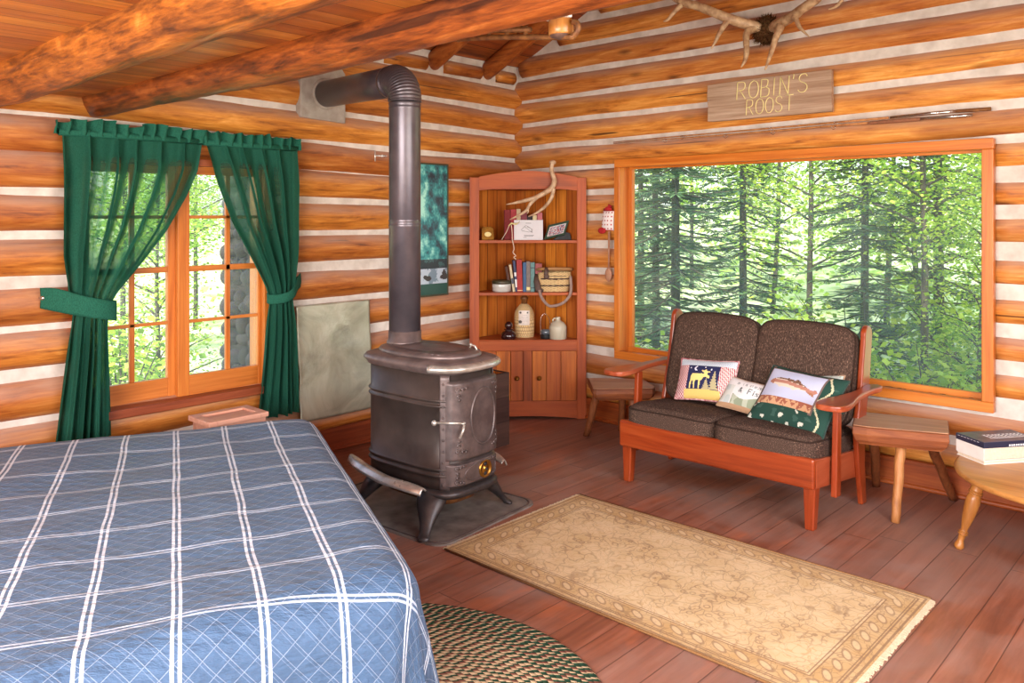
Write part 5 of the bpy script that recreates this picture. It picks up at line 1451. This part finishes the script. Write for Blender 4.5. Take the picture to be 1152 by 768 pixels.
# ------------------------------------------------------------------ loveseat
def WT(name, label, cat, x, y, z=0.0, group=None):
    t = thing(name, label, cat, (x, y, z), 0, group); T = Matrix.Translation((-x, -y, -z))
    def new():
        q = MB(); q.M = T; return q
    return t, new
ls, nw = WT('loveseat', 'reddish maple-framed loveseat with dark brown tweed cushions under the picture window', 'loveseat', 2.32, -.70)
m = nw(); m.box(1.756, 2.878, -1.068, -1.036, .203, .350); m.build('front_rail', M['maple_x'], ls, .012)
for x in (1.756, 2.848):
    m = nw(); m.prism([(-1.045, .205), (-1.045, .345), (-.42, .270), (-.42, .130)], x, x + .030, lambda a, b, h: (h, a, b)); m.build('side_rail', M['maple_y'], ls, .006)
m = nw(); m.box(1.786, 2.848, -.47, -.44, .15, .28); m.build('rear_rail', M['maple_x'], ls, .006)
m = nw(); m.prism([(-1.03, .20), (-1.03, .22), (-.46, .15), (-.46, .13)], 1.79, 2.845, lambda a, b, h: (h, a, b)); m.build('seat_deck', M['piping'], ls)
for x in (1.790, 2.842):
    m = nw(); m.bar((x, -1.012, .215), (x, -1.020, .0), .062, .058, (0, 1, 0), .044, .044); m.build('leg', M['maple_z'], ls, .006)
SLOPE = (-.42 + .585) / (.925 - .40)
for x0 in (1.728, 2.876):
    m = nw(); N = 10
    pl = [(-.36, .0), (-.30, .0), (-.40, .30), (-.43, .45)]
    side = [(-.455, .0), (-.515, .0), (-.565, .22), (-.590, .40), (-.525, .62), (-.478, .86)] + [(-.478 + .052 * (1 - math.cos(i * PI / 8)), .872 + .052 * math.sin(i * PI / 8)) for i in range(9)] + [(-.405, .66), (-.470, .42), (-.480, .22)]
    m.prism(side[::-1], x0, x0 + .028, lambda a, b, h: (h, a, b)); m.build('back_post', M['maple_z'], ls, .007)
for x, xc in ((1.742, 1.702), (2.902, 2.940)):
    m = nw(); m.bar((x, -.870, .135), (x, -.850, .590), .030, .058, (0, 1, 0), .028, .046); m.build('arm_post', M['maple_z'], ls, .005)
    o = [(-1.075, .018), (-1.068, .046), (-1.045, .066), (-1.0, .075), (-.93, .070), (-.84, .052), (-.74, .036), (-.64, .030), (-.56, .032), (-.49, .040), (-.44, .036), (-.415, .014)]
    k = curve_pts(o, 36); pl = [(xc + h, y) for y, h in k] + [(xc - h, y) for y, h in k[::-1]]
    m = nw(); m.prism(pl, .590, .618); m.build('armrest', M['maple_y'], ls, .010, bseg=3)
for z in (.36, .56, .78):
    y = -.44 if z > .6 else -.45
    m = nw(); m.bar((1.75, -.585 + (z - .4) * .30 + .105, z), (2.882, -.585 + (z - .4) * .30 + .105, z), .02, .05, (0, 0, 1)); m.build('back_slat', M['maple_x'], ls, .004)
def cushion(name, c, sx, sy, sz, rot, p=(7, 7, 4.5), mat='tweed', crown=.012, seed=0, topround=0.0):
    """boxy upholstered cushion"""
    m = MB(); n = 26
    def face(fu):
        m.grid(n, n, fu)
    def pt(x, y, z):
        d = (abs(x) ** p[0] + abs(y) ** p[1] + abs(z) ** p[2])
        s = 1.0 / max(1e-6, d) ** (1 / 6.5)
        x, y, z = x * s, y * s, z * s
        X, Y, Z = x * sx / 2, y * sy / 2, z * sz / 2
        Z += crown * (1 - x * x) * (1 - y * y) * (1 if z > 0 else -.3) + .004 * n1(x * 3 + seed, y * 3, z * 2)
        if topround: Y -= topround * sy * (x * x) * max(0, y)
        return (X, Y, Z)
    g = lambda t: 2 * t - 1
    m.grid(n, n, lambda u, v: pt(g(u), g(v), 1)); m.grid(n, n, lambda u, v: pt(g(u), -g(v), -1))
    m.grid(n, 10, lambda u, v: pt(g(u), -1, g(v))); m.grid(n, 10, lambda u, v: pt(-g(u), 1, g(v)))
    m.grid(n, 10, lambda u, v: pt(1, g(u), g(v))); m.grid(n, 10, lambda u, v: pt(-1, -g(u), g(v)))
    o = m.build(name, M[mat], ls)
    o.location = Vector(c) - Vector((2.32, -.70, 0)); o.rotation_euler = rot
    # welt along the upper edge
    w = MB(); q = [pt(math.copysign(min(1, abs(1.9 * math.cos(a))), math.cos(a)), math.copysign(min(1, abs(1.9 * math.sin(a))), math.sin(a)), .62) for a in [2 * PI * i / 80 for i in range(80)]]
    w.tube([(a * 1.004, b * 1.004, c_) for a, b, c_ in q], .005, 6, closed=True); w.build('piping', M['piping'], o)
    return o
for k, x in enumerate((2.050, 2.592)):
    cushion('seat_cushion', (x, -.765, .352), .554, .60, .145, (R(5.5), 0, 0) if 0 else (R(-5.0), 0, 0), seed=k * 3)
    cushion('back_cushion', (x, -.515, .655), .556, .54, .135, (R(73), 0, 0), seed=k * 5 + 1, crown=.02, topround=.03)

# ------------------------------------------------------------------ throw pillows
def pillow(label, c, W, H, T, tilt, yaw, roll, colfn, back, pw=2.6, name='throw_pillow', nres=(90, 66), ruffle=0.0, extra=None):
    t = thing(name, label, 'pillow', c, 0); t.rotation_euler = (0, 0, 0)
    t.rotation_mode = 'XYZ'
    Mx = Matrix.Rotation(yaw, 4, 'Z') @ Matrix.Rotation(tilt, 4, 'X') @ Matrix.Rotation(roll, 4, 'Y')
    t.matrix_world = Matrix.Translation(c) @ Mx
    def sf(u, v, s):
        a, b = 2 * u - 1, 2 * v - 1
        th = T / 2 * max(0, (1 - abs(a) ** pw)) ** .55 * max(0, (1 - abs(b) ** pw)) ** .55
        px = 1 - .07 * (1 - a * a) * abs(b) ** 3 * 0 - .05 * (1 - b * b); pz = 1 - .06 * (1 - a * a)
        return (a * W / 2 * px, s * th + .004 * n1(a * 2, b * 2, c[0] * 9), b * H / 2 * pz)
    m = MB(); m.grid(nres[0], nres[1], lambda u, v: sf(u, v, -1), col=colfn); m.build('printed_front', M['pattern_cloth'], t)
    m = MB(); m.grid(30, 24, lambda u, v: sf(1 - u, v, 1)); m.build('back_cloth', back, t)
    m = MB(); e = []
    for i in range(40): e.append((i / 40, 0))
    for i in range(30): e.append((1, i / 30))
    for i in range(40): e.append((1 - i / 40, 1))
    for i in range(30): e.append((0, 1 - i / 30))
    m.tube([sf(a, b, 0) for a, b in e], .0045 + ruffle, 6, closed=True, flat=(1, 1)); m.build('edge_piping', back, t)
    return t
def inpoly(x, y, P):
    r = False; j = len(P) - 1
    for i in range(len(P)):
        if (P[i][1] > y) != (P[j][1] > y) and x < (P[j][0] - P[i][0]) * (y - P[i][1]) / (P[j][1] - P[i][1]) + P[i][0]: r = not r
        j = i
    return r
# the moose scene (u to the right, v upwards)
MOOSE = [(.09, .02), (.13, .02), (.16, .30), (.20, .34), (.22, .22), (.24, .02), (.28, .02), (.27, .25), (.30, .36), (.40, .36), (.39, .02), (.43, .02), (.45, .30), (.50, .38), (.54, .48), (.60, .50),
         (.70, .44), (.73, .48), (.72, .54), (.64, .62), (.66, .70), (.73, .70), (.73, .75), (.62, .76), (.60, .84), (.56, .84), (.55, .76), (.48, .80), (.45, .76), (.50, .70), (.55, .68), (.53, .62), (.46, .64), (.30, .63), (.16, .62), (.12, .52), (.11, .30)]
def tree_at(u, v, cx, b, h, w):
    y = (v - b) / h
    if 0 < y < 1: return abs(u - cx) < w * (1 - y) * (.75 + .35 * ((y * 7) % 1 < .55))
    return False
def moose(u, v):
    X, Y = (u - .20) / .57, (v - .20) / .60
    navy, cream, gold, tan = lin((42, 44, 80)), lin((236, 210, 130)), lin((226, 190, 110)), lin((178, 164, 124))
    if 0 <= X <= 1 and 0 <= Y <= 1:
        if inpoly(X, Y, MOOSE): return cream
        if tree_at(X, Y, .86, .02, .82, .13) or tree_at(X, Y, .63, .0, .46, .12): return tan
        d = math.hypot((X - .28) * 1.4, Y - .86); d2 = math.hypot((X - .32) * 1.4, Y - .87)
        if d < .11 and d2 > .085: return lin((226, 226, 236))
        for a, b in ((.08, .88), (.55, .93), (.74, .84)):
            if math.hypot((X - a) * 1.4, Y - b) < .035: return lin((232, 232, 240))
        return navy
    if Y < 0 and .17 < u < .80: return gold
    if Y > 1: return lin((176, 190, 204)) if (int(u * 60) + int(v * 40)) % 2 else lin((222, 228, 232))
    if u >= .77: return lin((176, 84, 92)) if (u * 34 + v * 4) % 1 < .5 else lin((230, 214, 206))
    return lin((172, 78, 84)) if (int(u * 44) + int(v * 30)) % 2 else lin((224, 200, 196))
M['pil_red'] = plain('red_check_cloth', (150, 70, 76), .9, col2=(206, 170, 166), scale=70)
M['pil_green'] = plain('dark_green_cloth', (44, 66, 58), .9, scale=70)
M['pil_tan'] = plain('tan_cloth', (176, 140, 110), .9, scale=70)
pillow('square pillow with a cream moose on navy under a moon, left on the loveseat', (2.098, -.690, .562), .345, .245, .12, R(-30), R(6), R(-3), moose, M['pil_red'], 2.2, ruffle=.002)
TXT = []
def seg_d(px_, py_, a, b):
    vx, vy = b[0] - a[0], b[1] - a[1]; L2 = vx * vx + vy * vy
    q = 0 if L2 == 0 else max(0, min(1, ((px_ - a[0]) * vx + (py_ - a[1]) * vy) / L2))
    return math.hypot(px_ - a[0] - q * vx, py_ - a[1] - q * vy)
x = .40
for ch_ in '& Fish':
    for st_ in GLY.get(ch_, []):
        for a, b in zip(st_, st_[1:]): TXT.append(((x + a[0] * .13, .50 + a[1] * .17), (x + b[0] * .13, .50 + b[1] * .17)))
    x += .10 if ch_ == ' ' else (ADV.get(ch_, .74) + .2) * .13
def verse(u, v):
    if v < .10: return lin((186, 146, 112))
    if any(seg_d(u, v, a, b) < .011 for a, b in TXT): return lin((104, 110, 108))
    if .74 < v < .84 and .25 < u < .88 and n1(u * 26, 4.2) > -.12 and n1(u * 60, v * 40) > -.1: return lin((140, 142, 140))
    g = n1(u * 7, v * 4, 9)
    if v < .40 + .10 * math.sin(u * 7 + .8) and u > .30: return lin((150, 158, 132)) if g > -.15 else lin((188, 192, 170))
    if u < .28 and v < .7: return lin((196, 204, 200)) if g > 0 else lin((214, 214, 206))
    return lin((232, 226, 224))
pillow('small white pillow with lettering above a green landscape, between the moose and fish pillows', (2.362, -.745, .520), .28, .19, .08, R(-40), R(-6), R(4), verse, M['pil_tan'], 2.4)
FISH = [(.05, .58), (.10, .66), (.22, .74), (.40, .76), (.52, .72), (.56, .78), (.62, .73), (.66, .66), (.80, .55), (.86, .50), (.95, .55), (.99, .46), (.94, .40), (.95, .30), (.86, .36), (.78, .44), (.62, .42), (.56, .36), (.52, .41), (.34, .44), (.28, .38), (.25, .46), (.14, .48), (.07, .52)]
def trout(u, v):
    X, Y = (u - .06) / .74, (v - .26) / .66
    if 0 <= X <= 1 and 0 <= Y <= 1:
        if Y < .20: return lin((206, 160, 122)) if (math.sin(X * 44) * .06 + .11 > Y) == (n1(X * 20, Y * 9) > -.3) else lin((160, 96, 76))
        F = (X * 1.02 - .02, (Y - .16) / .80)
        if inpoly(F[0], F[1], FISH):
            mid = .61 - .25 * max(0, F[0] - .35)
            if F[0] < .15: return lin((178, 120, 96))
            if F[1] > mid + .07: return lin((132, 96, 78)) if n1(F[0] * 60, F[1] * 50) > -.15 else lin((84, 62, 52))
            if abs(F[1] - mid) < .06: return lin((186, 130, 112))
            return lin((226, 210, 190)) if F[0] < .8 else lin((170, 116, 84))
        return lin((198, 202, 226))
    if min(abs(X), abs(X - 1), abs(Y - 1)) < .03 and -.03 < X < 1.03 and Y > -.05: return lin((120, 98, 92))
    k = n1(u * 10, v * 9, 3)
    if v < .26 and k > .30: return lin((206, 206, 190))
    if u > .82 and (abs(math.sin(v * 11) * .05 + .87 - u) < .012): return lin((206, 196, 160))
    return lin((40, 70, 60)) if k > -.3 else lin((58, 88, 78))
pillow('large pillow with a leaping trout picture in a dark green border', (2.668, -.780, .553), .44, .34, .12, R(-42), R(-7), R(3), trout, M['pil_green'], 2.6)
pillow('pillow with red and white top edge tucked behind the trout pillow', (2.700, -.630, .560), .28, .24, .08, R(-28), R(-6), R(-3), lambda u, v: (lin((186, 92, 92)) if (int(u * 24) + int(v * 20)) % 2 else lin((232, 206, 200))) if u < .45 else (lin((206, 214, 206)) if n1(u * 14, v * 12) > -.1 else lin((150, 176, 156))), M['pil_tan'])
def lattice(u, v):
    a, b = ((u + v) * 7) % 1, ((u - v) * 7) % 1
    return lin((206, 204, 192)) if min(a, 1 - a, b, 1 - b) < .09 else lin((52, 60, 54))
pillow('dark pillow with a pale lattice pattern squeezed under the right armrest', (2.805, -.70, .505), .20, .22, .08, R(-58), R(-62), 0, lattice, M['pil_green'])

# ------------------------------------------------------------------ slab benches
def bench(label, c, rz, poly, z0, z1, legs, leg_mats):
    t = thing('slab_bench', label, 'bench', (c[0], c[1], 0), rz); inv = Matrix.Rotation(-rz, 4, 'Z') @ Matrix.Translation((-c[0], -c[1], 0))
    N = len(poly); m = MB(); m.prism([tuple((inv @ Vector((*p, 0))).xy) for p in poly], z1 - .006, z1); m.build('slab_top', M['bench'], t, .003)
    m = MB(); q = [tuple((inv @ Vector((*p, 0))).xy) for p in poly]; cx = sum(a for a, b in q) / N; cy = sum(b for a, b in q) / N
    rings = []
    for s, z in ((1.0, z1 - .006), (1.015, lerp(z0, z1, .55)), (.96, lerp(z0, z1, .2)), (.86, z0)): rings.append([(cx + (a - cx) * s, cy + (b - cy) * s, z) for a, b in q])
    vs = [p for r in rings for p in r]; fs = [(i * N + k, (i + 1) * N + k, (i + 1) * N + (k + 1) % N, i * N + (k + 1) % N) for i in range(3) for k in range(N)] + [tuple(3 * N + k for k in range(N)), tuple(range(N - 1, -1, -1))]
    m._add(vs, fs, False); m.build('slab_underside', M['bark'], t, .004)
    for (a, b), mt in zip(legs, leg_mats):
        a, b = inv @ Vector(a), inv @ Vector(b); m = MB()
        ks = [a.lerp(b, i / 8) + Vector((.006 * n1(i * .8, a.x), .006 * n1(i * .7, a.y, 3), 0)) for i in range(9)]
        m.tube(ks, [lerp(.026, .021, i / 8) for i in range(9)], 10); m.build('leg', M[mt], t)
    return t
bench('low rough slab stool with splayed legs, between the corner cabinet and the loveseat', (1.20, -.36), R(42),
      [(.985, -.36), (1.005, -.375), (1.22, -.605), (1.245, -.60), (1.50, -.335), (1.49, -.29), (1.31, -.145), (1.27, -.14)], .295, .378,
      [((1.14, -.46, .30), (1.035, -.440, 0)), ((1.36, -.36, .30), (1.42, -.44, 0)), ((1.20, -.24, .30), (1.13, -.17, 0))], ('benchleg2', 'benchleg2', 'benchleg2'))
bench('log slab bench with three pole legs, between the loveseat arm and the round table', (3.08, -.50), R(16),
      [(2.835, -.415), (2.925, -.710), (2.99, -.70), (3.20, -.625), (3.325, -.568), (3.25, -.305), (3.1, -.345)], .365, .460,
      [((3.11, -.575, .37), (3.108, -.650, 0)), ((3.19, -.40, .37), (3.225, -.105, 0)), ((2.93, -.43, .37), (2.85, -.16, 0))], ('benchleg', 'benchleg2', 'benchleg2'))

# ------------------------------------------------------------------ round table with books
TC = (3.86, -.60)
tb = thing('round_table', 'low round maple coffee table with turned legs at the right edge', 'table', (*TC, 0))
m = MB(); m.lathe([(0, .343), (.475, .343), (.487, .348), (.490, .358), (.486, .367), (.478, .370), (0, .370)], 72, cap=False); m.build('tabletop', M['table'], tb)
m = MB(); m.lathe([(.34, .300), (.36, .300), (.36, .343), (.34, .343)], 48, cap=False); m.build('apron', M['tableleg'], tb)
tp = [(.020, 1.0), (.027, .98), (.026, .80), (.030, .78), (.026, .765), (.030, .75), (.024, .735), (.029, .70), (.030, .58), (.024, .42), (.016, .30), (.014, .25), (.022, .235), (.015, .22), (.022, .205), (.016, .19), (.013, .12), (.019, .07), (.020, .03), (.012, .0)]
for a in (203, 293, 23, 113):
    rt, rf = .385, .478; aa = R(a); P0 = Vector((rf * math.cos(aa), rf * math.sin(aa), 0)); P1 = Vector((rt * math.cos(aa), rt * math.sin(aa), .343))
    m = MB(); k = curve_pts(tp, 60)
    m.tube([P0.lerp(P1, q[1]) for q in k][::-1], [q[0] for q in k][::-1], 16); m.build('leg', M['tableleg'], tb)
BF = Vector((3.500, -.680, .370)); U = Vector((.588, .809, 0)); V = Vector((-.809, .588, 0)); ZR = math.atan2(U.y, U.x)
t = thing('thin_book', 'thin white book lying under the navy-topped box on the round table', 'book', BF, ZR)
m = MB(); m.box(.002, .30, .003, .172, .0, .003); m.box(.002, .30, .003, .172, .015, .018); m.build('cover', M['whitepaper'], t)
m = MB(); m.box(.005, .296, .006, .170, .003, .015); m.build('pages', M['paper'], t)
t = thing('boxed_book', 'thick book with navy cover and pale page edges on top of the thin white book', 'book', BF + Vector((0, 0, .019)), ZR)
m = MB(); m.box(.003, .297, .003, .172, .0, .055); m.build('page_block', M['paper'], t, .002)
m = MB(); m.box(.002, .298, .1722, .175, .0, .055); m.box(-.0005, .002, .001, .174, .0, .055); m.build('white_slipcase', M['whitepaper'], t)
m = MB(); m.box(-.001, .300, -.001, .176, .055, .082); m.build('navy_band', M['navy'], t, .0015)
m = MB(); m.box(.001, .298, .001, .174, .0822, .0835); m.build('cover', M['navy_top'], t)
m = MB(); rg = random.Random(2)
x = .085
while x < .28:
    w = rg.uniform(.012, .02)
    for k in range(3): m.box(x, x + w * .8, .070 + k * .018, .075 + k * .018, .0835, .0842)
    m.box(x, x + .004, .070, .112, .0835, .0842); x += w + .004
m.box(.08, .29, .052, .058, .0835, .0842)
for k in range(9): m.box(.13 + k * .012, .137 + k * .012, -.0022, -.001, .060, .068)
m.build('cover_lettering', M['white'], t)
m = MB()
for k in range(7): m.box(-.0018, -.001, .03 + k * .02, .042 + k * .02, .075, .0765)
m.build('stitched_line', M['white'], t)
# ------------------------------------------------------------------ camera
cam = bpy.data.cameras.new('camera'); co = bpy.data.objects.new('camera', cam); COL.objects.link(co)
cam.sensor_width = 36; cam.lens = 914 / 1152 * 36; cam.shift_y = -141 / 1152; cam.clip_start = .05; cam.clip_end = 300
co.location = (4.452, -4.840, 1.5); co.rotation_euler = (R(90), 0, R(43.05)); S.camera = co
# ------------------------------------------------------------------ light
w = bpy.data.worlds.new('sky'); S.world = w; w.use_nodes = True; nt = w.node_tree; nt.nodes.clear()
sky = nt.nodes.new('ShaderNodeTexSky'); sky.sky_type = 'NISHITA'; sky.sun_disc = False; sky.sun_elevation = R(52); sky.sun_rotation = R(160); sky.dust_density = 2.5
bg = nt.nodes.new('ShaderNodeBackground'); bg.inputs[1].default_value = .85
ow = nt.nodes.new('ShaderNodeOutputWorld'); nt.links.new(sky.outputs[0], bg.inputs[0]); nt.links.new(bg.outputs[0], ow.inputs[0])
def light(kind, name, loc, target, power, col=(1, 1, 1), size=None, sy=None, ang=None):
    l = bpy.data.lights.new(name, kind); l.energy = power; l.color = col
    if kind == 'AREA': l.shape = 'RECTANGLE'; l.size = size; l.size_y = sy
    if ang: l.angle = ang
    o = bpy.data.objects.new(name, l); COL.objects.link(o); o.location = loc
    o.rotation_euler = (Vector(target) - Vector(loc)).to_track_quat('-Z', 'Y').to_euler(); return o
light('SUN', 'sun', (3, -8, 12), (3 - 1.2, -8 + 4.6, 12 - 6.2), 7.5, (1, .95, .84), ang=R(.6))
light('AREA', 'side_fill_light', (XR - .02, -3.0, 1.6), (0, -2.6, 1.15), 120, (1, .97, .93), 2.7, 1.4)  # added fill lamp at the invented side-wall opening, out of view
light('AREA', 'back_fill_light', (3.55, YB + .02, 1.42), (2.2, 0, 1.15), 250, (1, .98, .96), 2.6, 1.15)  # added fill lamp at the invented opening behind the camera
S.view_settings.view_transform = 'Standard'; S.view_settings.look = 'None'; S.view_settings.exposure = 0.0; S.view_settings.gamma = 1.0; S.view_settings.use_curve_mapping = False
S.cycles.use_denoising = True; S.cycles.max_bounces = 10; S.cycles.transparent_max_bounces = 16; S.cycles.sample_clamp_indirect = 6.0
S.cycles.use_adaptive_sampling = True; S.cycles.adaptive_threshold = .02
